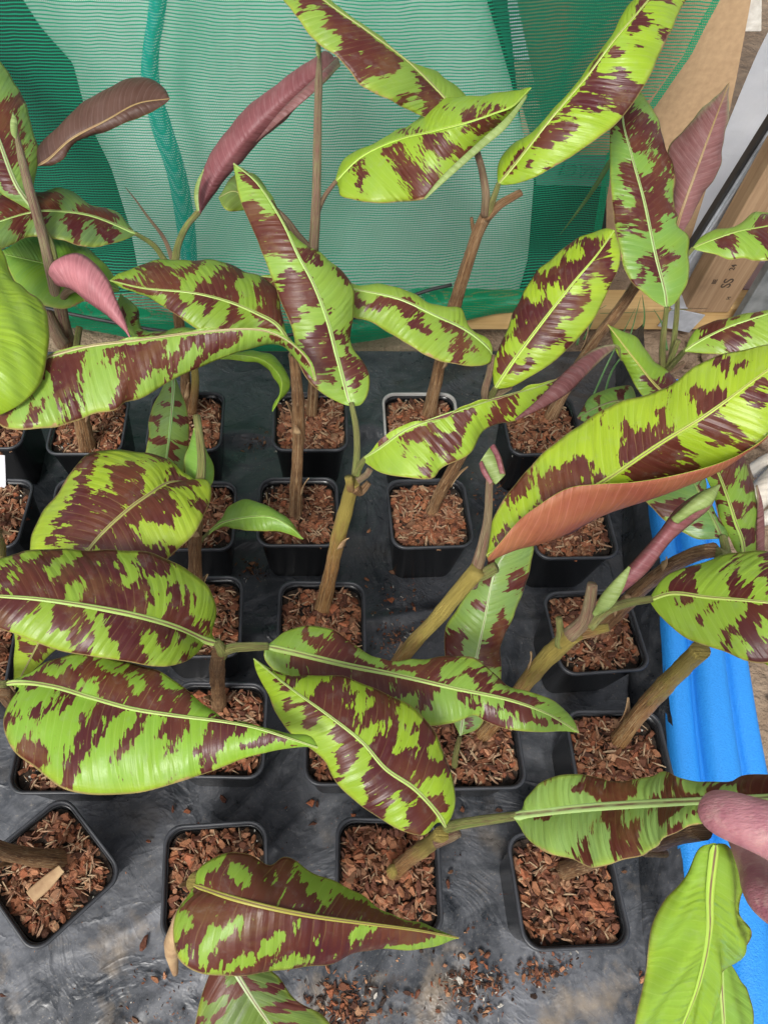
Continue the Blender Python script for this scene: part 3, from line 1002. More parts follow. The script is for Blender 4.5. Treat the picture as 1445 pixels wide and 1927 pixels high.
# blue foam edging strip (three rounded ribs)
def foam_strip(name, xl, xr, y0, y1, z0, lobes, label, hgt=.10):
    prof = []
    W_ = 1.0
    nL = len(lobes)
    pts = []
    xx = 0
    for (wf, hh) in lobes:
        for k in range(9):
            q = k / 8
            pts.append((xx + wf * q, hh * (1 - .17 * (abs(2 * q - 1) ** 4.0))))
        xx += wf
    n = 60
    ys = np.linspace(y0, y1, n)
    V = []; Fc = []
    full = [(0, 0)] + pts + [(1, 0)]
    m = len(full)
    for y in ys:
        t = (y - y0) / (y1 - y0)
        a = xl[0] * (1 - t) + xl[1] * t; b = xr[0] * (1 - t) + xr[1] * t
        for (q, h) in full:
            V.append((a + (b - a) * q + .0015 * math.sin(y * 17), y, z0 + hgt * h + .0015 * math.sin(y * 11 + q * 3)))
    for i in range(n - 1):
        for k in range(m - 1):
            a = i * m + k
            Fc.append((a, a + 1, a + m + 1, a + m))
    Fc.append(tuple(range(m))); Fc.append(tuple((n - 1) * m + k for k in range(m - 1, -1, -1)))
    me = mesh(name, V, Fc, [M['foam']])
    for p in me.polygons: p.use_smooth = len(p.vertices) == 4
    o = link(name, me)
    return tag(o, label, 'foam strip')
foam_strip('foam_strip', (.335, .625), (.525, .72), -.7, .935, .0, [(.32, .86), (.38, 1.0), (.30, .88)], 'bright blue ribbed foam strip edging the black sheet')

# dry clods beside the foam
_r = random.Random(9)
items = []
for i in range(420):
    L = _r.choice([.008, .012, .018, .026, .038]) * _r.uniform(.8, 1.3)
    n = 7
    bm = bmesh.new(); bmesh.ops.create_icosphere(bm, subdivisions=2 if L > .02 else 1, radius=L / 2)
    V = [tuple(v.co * _r.uniform(.72, 1.2)) for v in bm.verts]; Fc = [tuple(v.index for v in f.verts) for f in bm.faces]; bm.free()
    x = _r.uniform(.70, 1.2); y = _r.uniform(-.3, 1.1)
    k = _r.uniform(.75, 1.2)
    items.append((V, Fc, Matrix.Translation((x, y, .018 + L * .2)), (.30 * k, .215 * k, .145 * k)))
cl = chips_mesh('soil_clods', items)
tag(link('soil_clods', cl), kind='stuff')

# ---------------------------------------------------------------- netting
nety = lambda y: 1.20 if y < 470 else 1.20 - .085 * min(1, (y - 470) / 150) ** 1.2
def right_edge(y):
    return float(np.interp(y, [-260, 0, 43, 103, 150, 200, 290, 430, 560, 640], [1430, 1352, 1328, 1298, 1265, 1231, 1152, 1128, 1085, 950]))
def net_grid(name, xl, xr, y0, y1, mat, nx=90, ny=90, dy=0.0, seed=4, amp=.008, parent=None, ybot=None):
    V = []; uv = []
    for j in range(ny):
        yy0 = y0 + (y1 - y0) * j / (ny - 1)
        a = xl(yy0); b = xr(yy0)
        for i in range(nx):
            x = a + (b - a) * i / (nx - 1)
            yy = yy0
            if ybot is not None:
                q = (yy0 - y0) / (y1 - y0)
                yy = y0 + (ybot(x) - y0) * q
            p = PY(x, yy, nety(yy) + dy)
            V.append(p)
    V = np.array(V)
    ripple = fbm(V[:, 0] * 1.0, V[:, 2] * .5, seed, 3, 1.6, .5) * amp
    uv = np.stack([V[:, 0] + .25 * ripple, V[:, 2] + .012 * np.sin(V[:, 0] * 6 + 1) + .15 * V[:, 0] ** 2 * .05], 1)
    V[:, 1] += ripple
    Fc = [(j * nx + i, j * nx + i + 1, (j + 1) * nx + i + 1, (j + 1) * nx + i) for j in range(ny - 1) for i in range(nx - 1)]
    me = mesh(name, V, Fc, [mat]); setuv(me, 'UVMap', uv)
    return link(name, me, parent)
wr0 = lambda y: float(np.interp(y, [-260, 0, 150, 300], [890, 925, 968, 1010]))
NET = empty('shade_net', (0, 1.2, 0), 'green woven shade netting hanging behind the plants', 'netting')
def child_fix(o, par):
    o.data.transform(Matrix.Translation(-Vector(par.location)))
    o.parent = par
    return o
bot = lambda x: float(np.interp(x, [-400, 0, 150, 300, 430, 560, 700, 820, 930, 1100], [590, 600, 612, 640, 655, 655, 635, 610, 585, 570]))
child_fix(net_grid('net_panel', lambda y: -420, right_edge, -260, 610, M['net'], ybot=bot), NET)
child_fix(net_grid('net_shade_layer', lambda y: wr0(y), lambda y: right_edge(y) - 60 - max(0, 60 - y * .2), -260, 290, M['net_shaded'], nx=30, dy=-.014, seed=9), NET)  # added net layer whose dark colour stands in for the shaded board behind
child_fix(net_grid('net_hem', lambda y: right_edge(y) - 11, lambda y: right_edge(y) + 3, -260, 560, M['hem'], nx=4, dy=-.003), NET)
# the gathered double layer at the foot
fold_top = lambda x: float(np.interp(x, [-400, 100, 200, 430, 560, 700, 800, 930, 1100], [560, 565, 570, 605, 610, 560, 540, 545, 545]))
def foot_band():
    nx, ny = 100, 26
    V = []
    for j in range(ny):
        q = j / (ny - 1)
        for i in range(nx):
            x = -400 + 1450 * i / (nx - 1)
            a, b = fold_top(x), bot(x) + 6
            yy = a + (b - a) * q
            V.append(PY(x, yy, nety(yy) - .010 - .018 * math.sin(math.pi * q) * (1 + .5 * math.sin(x * .013 + 1)) - .004 * math.sin(q * 9 + x * .02)))
    V = np.array(V)
    uv = np.stack([V[:, 0], V[:, 2] * .9 + .03 * np.sin(V[:, 0] * 5)], 1)
    Fc = [(j * nx + i, j * nx + i + 1, (j + 1) * nx + i + 1, (j + 1) * nx + i) for j in range(ny - 1) for i in range(nx - 1)]
    me = mesh('net_foot', V, Fc, [M['net_dark']]); setuv(me, 'UVMap', uv)
    o = link('net_foot', me)
    o['label'] = 'doubled darker green foot of the net'
    return child_fix(o, NET)
foot_band()
def seam_band():
    pa = rs([(287, -260), (281, 0), (268, 100), (266, 155), (285, 240), (315, 330), (333, 430), (345, 520), (352, 590)], 80)
    pb = rs([(322, -260), (315, 0), (300, 100), (302, 160), (325, 240), (352, 330), (368, 430), (372, 520), (372, 590)], 80)
    V = []; nx = 6
    for k in range(80):
        for i in range(nx):
            q = i / (nx - 1)
            x = pa[k][0] * (1 - q) + pb[k][0] * q; y = pa[k][1] * (1 - q) + pb[k][1] * q
            V.append(PY(x, y, nety(y) - .006 - .010 * math.sin(math.pi * q)))
    V = np.array(V)
    uv = np.stack([V[:, 0], V[:, 2]], 1)
    Fc = [(j * nx + i, j * nx + i + 1, (j + 1) * nx + i + 1, (j + 1) * nx + i) for j in range(79) for i in range(nx - 1)]
    me = mesh('net_seam', V, Fc, [M['seam']]); setuv(me, 'UVMap', uv)
    o = link('net_seam', me); o['label'] = 'blue-green seam running down the net'
    return child_fix(o, NET)
seam_band()
# dark cord lying in the fold at the foot of the net
cp = [PY(x, y, nety(y) - .040) for x, y in ((-120, 560), (60, 575), (130, 590), (200, 604), (300, 622), (420, 634), (560, 628), (690, 590), (800, 548), (850, 536))]
tag(tube('cord', rs(cp, 60, 3), [.0035] * 60, M['rubber'], None, (0, 0, 0), 8), 'black cord lying in the gathered foot of the green net', 'cord')

# white sheeting hanging behind the net
def fleece(name, xl, xr, y0, y1, Yd, mat, seed, amp, label, cat):
    nx, ny = 80, 80; V = []
    for j in range(ny):
        y = y0 + (y1 - y0) * j / (ny - 1); a = xl(y); b = xr(y)
        for i in range(nx):
            V.append(PY(a + (b - a) * i / (nx - 1), y, Yd))
    V = np.array(V)
    V[:, 1] += amp * fbm(V[:, 0] + .45 * V[:, 2], V[:, 2] * .25 - V[:, 0] * .1, seed, 3, 1.9, .5)
    Fc = [(j * nx + i, j * nx + i + 1, (j + 1) * nx + i + 1, (j + 1) * nx + i) for j in range(ny - 1) for i in range(nx - 1)]
    me = mesh(name, V, Fc, [mat])
    o = link(name, me)
    s_ = o.modifiers.new('thickness', 'SOLIDIFY'); s_.thickness = .001
    return tag(o, label, cat)
wl = lambda y: float(np.interp(y, [-260, 0, 60, 130, 250, 330, 440, 600], [-60, 36, 75, 135, 165, 205, 245, 275]))
wr = lambda y: float(np.interp(y, [-260, 0, 150, 330, 480, 600], [880, 915, 960, 1003, 990, 960]))
fleece('white_sheet', wl, wr, -260, 565, 1.262, M['fleece'], 61, .042, 'crumpled white sheeting hanging behind the green net', 'sheeting')
fleece('dark_gap_backing', lambda y: -500, lambda y: wl(y) + 60, -260, 600, 1.31, M['darkback'], 33, .010, 'dark backing added for the dark gap behind the left end of the green net', 'sheeting')  # added backing: its dark colour gives the dark gap beside the white sheeting
wl2 = lambda y: wr(y) - 30
fleece('dark_drape', lambda y: wr(y) - 40, lambda y: float(np.interp(y, [-260, 280, 300, 580], [925, 985, 1140, 1140])), -260, 600, 1.285, M['darkback'], 14, .008, 'dark drape beside the white sheeting behind the net', 'sheeting')
fleece('printed_bag', lambda y: 1008, lambda y: 1146, 292, 350, 1.272, noisy('grey_bag', (.16, .24, .22), (.10, .16, .15), 12, .6, .2), 19, .004, 'grey printed bag showing through the net', 'bag')

def text_mesh(name, s, size, mat, mtx, ext=.0003):
    cu = bpy.data.curves.new(name, 'FONT'); cu.body = s; cu.size = size; cu.extrude = ext; cu.align_x = 'CENTER'; cu.align_y = 'CENTER'; cu.offset = .0003
    o = bpy.data.objects.new('tmp', cu); COL.objects.link(o)
    dg = bpy.context.evaluated_depsgraph_get()
    me = bpy.data.meshes.new_from_object(o.evaluated_get(dg)); me.name = name
    bpy.data.objects.remove(o)
    me.materials.clear(); me.materials.append(mat)
    me.transform(mtx)
    return me
bp = Vector(PY(1098, 322, 1.262))
me = text_mesh('printed_letters', 'HIACI', .036, M['print'], Matrix.Translation(bp) @ Euler((math.radians(90), math.radians(188), 0)).to_matrix().to_4x4())
lo = link('printed_letters', me, bpy.data.objects['printed_bag'])

# fibreboard panel, polythene wall, rail, posts
def quad_panel(name, pts, Yd, th, mat, label, cat, bev=.0015):
    Wp = [PY(x, y, Yd) for x, y in pts]
    bm = bmesh.new()
    f = [bm.verts.new(p) for p in Wp]; b = [bm.verts.new((p[0], p[1] + th, p[2])) for p in Wp]
    n = len(f)
    bm.faces.new(f); bm.faces.new(b[::-1])
    for k in range(n): bm.faces.new((f[k], b[k], b[(k + 1) % n], f[(k + 1) % n]))
    bmesh.ops.recalc_face_normals(bm, faces=bm.faces)
    if bev: bmesh.ops.bevel(bm, geom=list(bm.edges), offset=bev, segments=2, affect='EDGES')
    c = sum((Vector(p) for p in Wp), Vector()) / n
    bmesh.ops.translate(bm, verts=bm.verts, vec=-c)
    me = bpy.data.meshes.new(name); bm.to_mesh(me); bm.free(); me.materials.append(mat)
    o = link(name, me, None, c)
    return tag(o, label, cat)
quad_panel('fibreboard_panel', [(925, -220), (1475, -220), (1413, 0), (1402, 60), (1385, 150), (1368, 230), (1290, 480), (1080, 500)], 1.33, .012, M['card'], 'brown fibreboard panel behind the right edge of the net', 'board')
quad_panel('brick_column', [(1415, -220), (1436, -220), (1432, 60), (1398, 60)], 1.42, .08, M['brick'], 'white painted brickwork at the top right corner', 'brickwork')
def poly_wall():
    nx, ny = 90, 60
    xs = np.linspace(.80, 2.3, nx); zs = np.linspace(-.02, 1.5, ny)
    X, Z = np.meshgrid(xs, zs)
    Y = 1.38 - .12 * (X - .84) + .018 * fbm(X * 1.0 + Z * .5, Z * .3, 77, 4, 1.8, .55)
    o = grid('polythene_wall', X, Y, Z, M['poly'])
    return tag(o, 'milky crumpled polythene wall behind the steel rail', 'polythene wall')
poly_wall()
xs = np.linspace(-2.4, .60, 60); zs = np.linspace(-.02, 1.6, 30)
X, Z = np.meshgrid(xs, zs)
tag(grid('tunnel_wall', X * 1.6, 2.3 + .02 * fbm(X, Z, 5, 3, .8), Z, M['poly']), 'pale polythene tunnel wall behind all the sheeting', 'polythene wall')

# galvanised rail: a folded channel with a black gasket
rail = empty('steel_rail', PY(1280, 520, 1.22), 'galvanised steel rail with wet drops leaning beside the timber post', 'rail')
def beam(name, a, b, wdt, dep, mat, parent, side=0.0, dy=0.0, bev=.002):
    """a, b world points of the axis; box wdt wide, dep deep"""
    a = Vector(a); b = Vector(b); d = (b - a); L = d.length
    me = box_mesh(name, wdt, dep, L, mat, bev)
    z = d.normalized(); x = Vector((1, 0, 0)); x = (x - z * x.dot(z)).normalized(); y = z.cross(x)
    R = Matrix((x, y, z)).transposed().to_4x4()
    c = (a + b) / 2 + x * side + y * dy
    mt = Matrix.Translation(c) @ R
    o = link(name, me, parent)
    if parent is not None:
        me.transform(Matrix.Translation(-Vector(parent.location)) @ mt)
    else:
        o.matrix_world = mt
    return o
ra, rb_ = PY(1268, 545, 1.21), PY(1513, 165, 1.21)
beam('channel', ra, rb_, .040, .020, M['steel'], rail)
beam('channel_lip', ra, rb_, .007, .030, M['steel'], rail, side=.016, dy=-.006)
beam('channel_lip', ra, rb_, .005, .026, M['steel'], rail, side=-.015, dy=-.004)
beam('gasket', ra, rb_, .007, .018, M['rubber'], rail, side=-.0245)

post = beam('timber_post', PY(1322, 574, 1.15), PY(1512, 252, 1.15), .090, .045, M['wood_post'], None, bev=.003)
tag(post, 'brown treated timber post stamped SS in front of the steel rail', 'post')
# branding: letters pressed flat on the post face
d = (Vector(PY(1512, 252, 1.15)) - Vector(PY(1322, 574, 1.15))).normalized()
xax = Vector((1, 0, 0)); xax = (xax - d * xax.dot(d)).normalized(); yax = d.cross(xax)
def brand(txt, px, py, size, rotdeg, name='stamped_letters'):
    c = Vector(PY(px, py, 1.15)) 
    face = c - yax * (.0228 if yax.y > 0 else -.0228)
    nrm = -yax if yax.y > 0 else yax
    a = math.radians(rotdeg)
    tx = (xax * math.cos(a) + d * math.sin(a)).normalized()
    ty = nrm.cross(tx)
    R = Matrix((tx, ty, nrm)).transposed().to_4x4()
    me = text_mesh(name, txt, size, M['ink'], Matrix.Translation(face) @ R)
    me.transform(post.matrix_world.inverted())
    link(name, me, post)
bpy.context.view_layer.update()
brand('SS', 1362, 518, .026, 90)
brand('24', 1372, 488, .014, 90)
brand('IIE', 1338, 515, .011, 90)
brand('H', 1364, 546, .010, 90)

sp = beam('grey_panel', PY(1410, 610, 1.10), PY(1530, 420, 1.10), .075, .02, M['slate'], None)
tag(sp, 'weathered dark grey panel leaning at the right edge', 'panel')
quad_panel('pink_board', [(1385, 500), (1470, 490), (1450, 560), (1400, 556)], 1.19, .01, noisy('pinkish_board', (.42, .30, .32), (.36, .25, .27), 20, .7, .1), 'pinkish board edge between timber post and grey panel', 'board')

bb = link('timber_beam', box_mesh('timber_beam', .80, .055, .060, M['wood_base'], .003))
bb.location = (.64, 1.160, .060)
tag(bb, 'pale sawn timber beam lying along the foot of the net', 'timber')
# galvanised bracket on the beam
br = empty('steel_bracket', (.752, 1.13, .05), 'shiny galvanised angle bracket on the front of the timber beam', 'bracket')
link('bracket_plate', box_mesh('bracket_plate', .075, .003, .050, M['steel'], .001), br, (0, -.003, .012), (0, math.radians(14), 0))
link('bracket_flange', box_mesh('bracket_flange', .075, .045, .003, M['steel'], .001), br, (.004, .020, .044))
link('bracket_screw', ring_stack('bracket_screw', [[(.004 * math.cos(a), -.0015 * k, .004 * math.sin(a)) for a in [i * math.pi / 4 for i in range(8)]] for k in range(3)], M['steel'], True, True), br, (-.012, -.006, .012))

# loose pale dry banana leaves at the right edge
def dryleaf(pts, label):
    V0 = Vector(P(*pts[0][0]))
    o = empty('fallen_leaf', V0, label, 'dry leaf')
    flap(o, pts[0], pts[1], 'straw_l', 'blade', .35)
    return o
M['straw_l'] = M['straw']
dryleaf(([(1478, 850, .10), (1440, 880, .12), (1405, 925, .10), (1398, 960, .08)], [(1480, 900, .12), (1455, 935, .12), (1430, 965, .11), (1402, 985, .08)]), 'pale withered leaf lying beside the big mottled leaf, upper')
dryleaf(([(1490, 930, .10), (1440, 960, .12), (1405, 985, .08)], [(1490, 985, .1), (1440, 990, .10), (1412, 1010, .06)]), 'pale withered leaf scrap on the soil, lower one at right edge')
dryleaf(([(1490, 830, .08), (1450, 852, .10), (1420, 872, .08)], [(1490, 870, .1), (1450, 885, .11), (1418, 900, .09)]), 'whitish crumpled leaf strip highest at the right edge')

# grass growing at the foot of the beam and behind the net
def blade(name_parent, pts, wd):
    W = rs([P(*p) if len(p) == 3 else PY(p[0], p[1], p[2]) for p in pts], 20, 3)
    return W
gt = empty('grass_tuft', (.52, 1.08, 0), 'thin green grass tuft growing by the timber beam', 'grass tuft')
def gblade(par, W, wd):
    W = np.asarray(W); n = len(W); t = np.linspace(0, 1, n)
    sd = np.array([1, .15, 0]) * 1.0
    V = []
    for i in range(n):
        w_ = wd * (1 - t[i] ** 2) + .0002
        V += [W[i] - sd * w_, W[i] + np.array([0, .0008, 0]), W[i] + sd * w_]
    Fc = [(i * 3 + k, i * 3 + k + 1, i * 3 + 4 + k, i * 3 + 3 + k) for i in range(n - 1) for k in range(2)]
    me = mesh('grass_blade', np.array(V) - np.array(par.location), Fc, [M['grass']])
    o = link('grass_blade', me, par)
    s_ = o.modifiers.new('thickness', 'SOLIDIFY'); s_.thickness = .0003
for pts in ([(1105, 770, .03), (1140, 690, .07), (1160, 650, .10), (1195, 580, .14)], [(1135, 750, .02), (1150, 700, .06), (1175, 660, .10), (1205, 560, .15)],
            [(1200, 650, .03), (1212, 600, .10), (1208, 555, .15)], [(1255, 660, .03), (1245, 610, .09), (1230, 583, .13)], [(1130, 590, .12), (1200, 588, .135), (1300, 582, .14)],
            [(1098, 640, .05), (1120, 590, .1), (1132, 560, .14)], [(1085, 650, .05), (1100, 600, .1), (1140, 575, .14)]):
    gblade(gt, rs([P(*p) for p in pts], 20, 3), .0022)
gt2 = empty('grass_blade_tall', (.3, 1.19, .3), 'single pale green grass blade hanging in front of the net', 'grass blade')
gblade(gt2, rs([PY(1150, 300, 1.175), PY(1120, 350, 1.175), PY(1085, 400, 1.175), PY(1053, 442, 1.175)], 24, 3), .0055)

# ================================================================== PLANTS
G1 = (.30, .52, .035)      # bright
G2 = (.20, .42, .075)      # cooler
G3 = (.45, .62, .030)      # yellow-green
G4 = (.16, .33, .09)       # dull
Q = 'potted_banana_plant'
potted('A', 97, 1640, 44, 'turned-askew potted banana at the bottom left, brown stem leaning out left', ind=0, tilt=11)
potted('B', 406, 1655, 3.5, 'front row potted banana with a dark pointed leaf hanging over its pot', ind=75)
potted('C', 730, 1646, -2, 'front row potted banana with mottled leaves, one held by the hand', ind=75)
potted('D', 1066, 1672, 2, 'front row potted banana right of it, lime leaf in the hand', ind=75)
potted('E', 122, 1400, 0, 'potted banana at the left with long leaf pointing right over its neighbour', ind=30)
potted('F', 412, 1372, -1, 'potted banana with big maroon leaf stretching to the left edge', ind=36)
potted('G', 662, 1385, 0, 'potted banana whose thick leaning stem bears the biggest leaf with orange roll', ind=16)
potted('I', -62, 1240, 2, 'potted banana cut by the left edge, third row from the front', ind=10)
potted('J', 374, 1160, 1, 'potted banana with broad yellow-green mottled leaf falling down left', ind=20)
potted('K', 605, 1170, -1, 'central potted banana with tall upright mottled leaf on a long stalk', ind=30)
potted('M', 1118, 1187, 4, 'potted banana by the blue foam with dark maroon leaf', ind=30)
potted('N', -24, 965, -2, 'potted banana cut by the left edge with a white label in it', ind=10)
potted('O', 172, 965, 0, 'potted banana hidden beneath the yellow-green mottled leaf')
potted('PP', 368, 970, 0, 'potted banana with small plain green leaf at its right')
potted('QQ', 561, 963, 0, 'potted banana with dark shaggy stem in the fourth row')
potted('R', 807, 966, 2, 'potted banana with two mottled leaves spreading from a leaning slim stem')
potted('S', 1072, 985, 1, 'potted banana almost hidden under the biggest leaf')
potted('T', -15, 790, 0, 'potted banana at the far left with glossy plain green leaf')
potted('U', 168, 800, 0, 'potted banana at back left with pink rolled leaf and stout brown stem')
potted('V', 351, 793, 0, 'potted banana at the back with rose-coloured rolled leaf pointing up right')
potted('W', 584, 793, 0, 'potted banana at the back with tall thin spear leaf')
potted('X', 792, 795, 0, 'potted banana in the pale grey rimmed pot, tall forked brown stem', grey=True)
potted('Y', 1018, 800, 2, 'potted banana at the back right with purple-backed upright leaf')
potted('Z', 1240, 812, 3, 'potted banana behind the biggest leaf, upright mottled leaf with brown torn margin')
# second pot of the pair in the second row, and the one beside the foam
potted('G2', 888, 1392, 1, 'potted banana with a dull dark leaf rising between the stems', ind=24)
potted('Hh', 1166, 1428, 0, 'potted banana beside blue foam with smooth olive leaning stem', ind=30)

# --- front row -------------------------------------------------------
stem('A', [(118, 1618, .12), (60, 1612, .20), (0, 1600, .28), (-80, 1570, .38), (-150, 1540, .45)], .0145, .011, 'stem', flakes=3)
leaf(PL['A'], [(-150, 1540, .45), (-260, 1500, .52), (-420, 1450, .50)], [(-150, 1540), (-250, 1420), (-420, 1450)], [(-150, 1540), (-270, 1600), (-420, 1450)], col=G1)
stem('B', [(408, 1648, .12), (392, 1650, .25), (378, 1655, .38), (368, 1660, .47)], .013, .010, 'stem_g')
stem('C', [(745, 1636, .12), (775, 1612, .23), (806, 1590, .33), (832, 1568, .41)], .0128, .0095, 'stem_g', flakes=0)
stub('C', [(820, 1585, .39), (840, 1578, .40), (862, 1568, .42)], .006, .004)
spear('C', [(745, 1640, .135), (738, 1640, .15), (742, 1632, .165)], [.010, .009, .004], 'stem_g', 'basal_shoot')
stem('D', [(1058, 1640, .12), (1110, 1622, .25), (1165, 1600, .38), (1220, 1588, .50), (1275, 1572, .60), (1320, 1562, .66)], .0130, .0080, 'stem', flakes=2)
stub('D', [(1210, 1600, .50), (1240, 1605, .52), (1252, 1606, .53)], .005, .003)

leaf(PL['B'], [(366, 1666, .50), (417, 1684, .52), (482, 1702, .53), (582, 1723, .52), (682, 1737, .50), (782, 1750, .47), (862, 1765, .44)],
     [(368, 1664), (371, 1640), (390, 1619), (427, 1605), (467, 1609), (505, 1632), (537, 1610), (582, 1633), (632, 1663), (699, 1697), (765, 1730), (815, 1747), (862, 1764)],
     [(366, 1668), (352, 1690), (331, 1715), (325, 1766), (338, 1806), (383, 1829), (433, 1835), (499, 1836), (560, 1822), (615, 1810), (672, 1794), (749, 1789), (815, 1780), (862, 1766)],
     ma=["##################.", ".##.####+.#######..", "..+#####.+..+......"], mb=["############.####+.", "####.##.#####+###..", ".+.#+#.##.+####...."], za=-.03, zb=-.03, col=G1, wave=.003, ribw=.0024, rib=(.40, .30, .06), bulge=.06)
leaf(PL['B'], [(420, 1790, .42), (450, 1840, .42), (482, 1890, .41), (520, 1945, .39), (560, 2010, .36)], [(420, 1790), (392, 1840), (370, 1913), (370, 1970), (560, 2010)], [(420, 1790), (470, 1805), (522, 1836), (549, 1873), (615, 1920), (640, 1975), (560, 2010)],
     col=(.055, .06, .03), dens=.95, rib=(.45, .47, .35), under='u_green')
spear('B', [(352, 1690, .42), (335, 1745, .34), (325, 1790, .28), (330, 1830, .24)], [.002, .008, .011, .004], 'dry', 'withered_leaf')
leaf(PL['C'], [(838, 1556, .42), (829, 1539, .43), (782, 1486, .45), (725, 1446, .46), (682, 1397, .47), (615, 1344, .475), (549, 1297, .47), (478, 1240, .45)],
     [(838, 1556), (852, 1530), (854, 1473), (835, 1411), (809, 1367), (769, 1327), (715, 1297), (649, 1276), (582, 1271), (515, 1261), (478, 1240)],
     [(838, 1556), (825, 1548), (799, 1570), (765, 1566), (722, 1546), (682, 1519), (649, 1489), (625, 1459), (609, 1431), (565, 1397), (535, 1364), (502, 1304), (482, 1264), (478, 1240)],
     ma=[".##.#####.#####.#.#.", ".#+.###.+##.###.##+.", "...+#.##.+##.#+.#..."], mb=[".#######.###.##.#+..", ".+##.###.##..#.#....", "..#+.##..#....+....."], col=(.34, .56, .02), za=-.02, zb=-.02, ribw=.0026)
leaf(PL['C'], [(964, 1536, .48), (1097, 1521, .56), (1197, 1514, .62), (1317, 1508, .70), (1446, 1501, .76), (1530, 1492, .78)],
     [(964, 1536), (981, 1523), (987, 1503), (1017, 1473), (1077, 1456), (1124, 1463), (1164, 1473), (1197, 1466), (1247, 1451), (1297, 1469), (1364, 1466), (1431, 1459), (1530, 1475)],
     [(964, 1538), (971, 1546), (987, 1573), (1031, 1606), (1074, 1616), (1104, 1631), (1131, 1633), (1181, 1616), (1247, 1586), (1297, 1553), (1331, 1546), (1400, 1540), (1530, 1512)],
     ma=["......##.#####.+####", ".+..+####.+#.#.####.", "...+.####.+#.+####.."], mb=[".+#...##.+##.######.", ".....+.##.#.#.+###..", "....+#.+#..#.+..+..."], col=(.36, .60, .17), ribw=.0056, rib=(.50, .62, .30), za=-.012, zb=-.012,
     pet=[(834, 1558, .405), (870, 1550, .43), (915, 1543, .455), (975, 1535, .485)])
leaf(PL['D'], [(1345, 1588, .69), (1335, 1679, .66), (1334, 1746, .63), (1317, 1839, .58), (1284, 1928, .53), (1240, 2020, .46)],
     [(1340, 1587), (1317, 1594), (1291, 1646), (1251, 1693), (1224, 1746), (1214, 1836), (1191, 1928), (1190, 1990), (1240, 2020)],
     [(1350, 1587), (1364, 1588), (1384, 1613), (1401, 1659), (1394, 1723), (1414, 1753), (1401, 1780), (1377, 1813), (1350, 1863), (1331, 1928), (1300, 1990), (1240, 2020)],
     col=(.29, .50, .03), plain=True, rib=(.40, .56, .09), under='u_green', za=-.015, zb=-.02, wave=.0015, pleat=.0048)
leaf(PL['D'], [(1352, 1780, .50), (1357, 1866, .48), (1361, 1928, .46), (1360, 2020, .42)], [(1350, 1780), (1310, 1850), (1290, 1930), (1360, 2020)], [(1355, 1790), (1377, 1818), (1397, 1849), (1411, 1866), (1416, 1928), (1400, 1990), (1360, 2020)], col=(.22, .42, .05), plain=True, under='u_green', pleat=.002)

# --- second row ------------------------------------------------------
stem('E', [(122, 1400, .12), (90, 1380, .22), (45, 1345, .34), (5, 1300, .44)], .013, .010)
leaf(PL['E'], [(5, 1288, .455), (33, 1284, .46), (100, 1292, .47), (167, 1311, .48), (250, 1334, .49), (333, 1347, .495), (427, 1359, .50), (482, 1370, .505), (540, 1388, .505), (598, 1407, .50)],
     [(5, 1286), (30, 1278), (57, 1268), (83, 1247), (133, 1231), (187, 1234), (283, 1257), (350, 1297), (400, 1334), (430, 1358), (482, 1366), (540, 1377), (585, 1386), (598, 1405)],
     [(5, 1290), (30, 1292), (40, 1300), (20, 1318), (10, 1340), (12, 1381), (30, 1417), (67, 1446), (117, 1482), (160, 1494), (200, 1496), (267, 1491), (333, 1473), (400, 1451), (482, 1420), (560, 1406), (598, 1408)],
     ma=[".####.######.###.#..", ".##.####.###.+#+..+.", "..+#.#.+##.#..+.+..."], mb=[".+#.+#.##.#.##.###.##..", "..+.#..+#.#..#.##.##.#.", "...#.##.#..+..+.#......"], col=(.24, .50, .03), za=-.012, zb=-.02,
     pet=[(-40, 1300, .43), (-15, 1290, .445), (12, 1287, .458)])
stem('F', [(412, 1330, .12), (411, 1300, .24), (409, 1262, .35), (411, 1228, .42)], .0135, .0105, 'stem', flakes=1)
leaf(PL['F'], [(412, 1212, .43), (390, 1206, .44), (333, 1181, .48), (267, 1161, .51), (167, 1141, .53), (67, 1127, .54), (0, 1122, .54), (-90, 1115, .53)],
     [(412, 1212), (400, 1191), (408, 1161), (393, 1107), (360, 1074), (300, 1047), (233, 1036), (167, 1032), (83, 1036), (0, 1049), (-60, 1075), (-90, 1110)],
     [(412, 1214), (387, 1213), (367, 1234), (317, 1254), (233, 1244), (167, 1234), (110, 1224), (33, 1194), (0, 1182), (-60, 1155), (-90, 1118)],
     ma=[".+####.######.######.###", ".+#.+##.#.#####.##+#.#.#", ".......###.###.##.#..#.."], mb=[".+.########.###.#######.", "..#.+#.###.#+##..###.##.", "...#..+##..##..#..##.#.."], col=(.27, .46, .03), za=-.02, zb=-.015, ribw=.0044,
     pet=[(418, 1232, .41), (416, 1220, .425), (408, 1208, .435)], petr=.006)
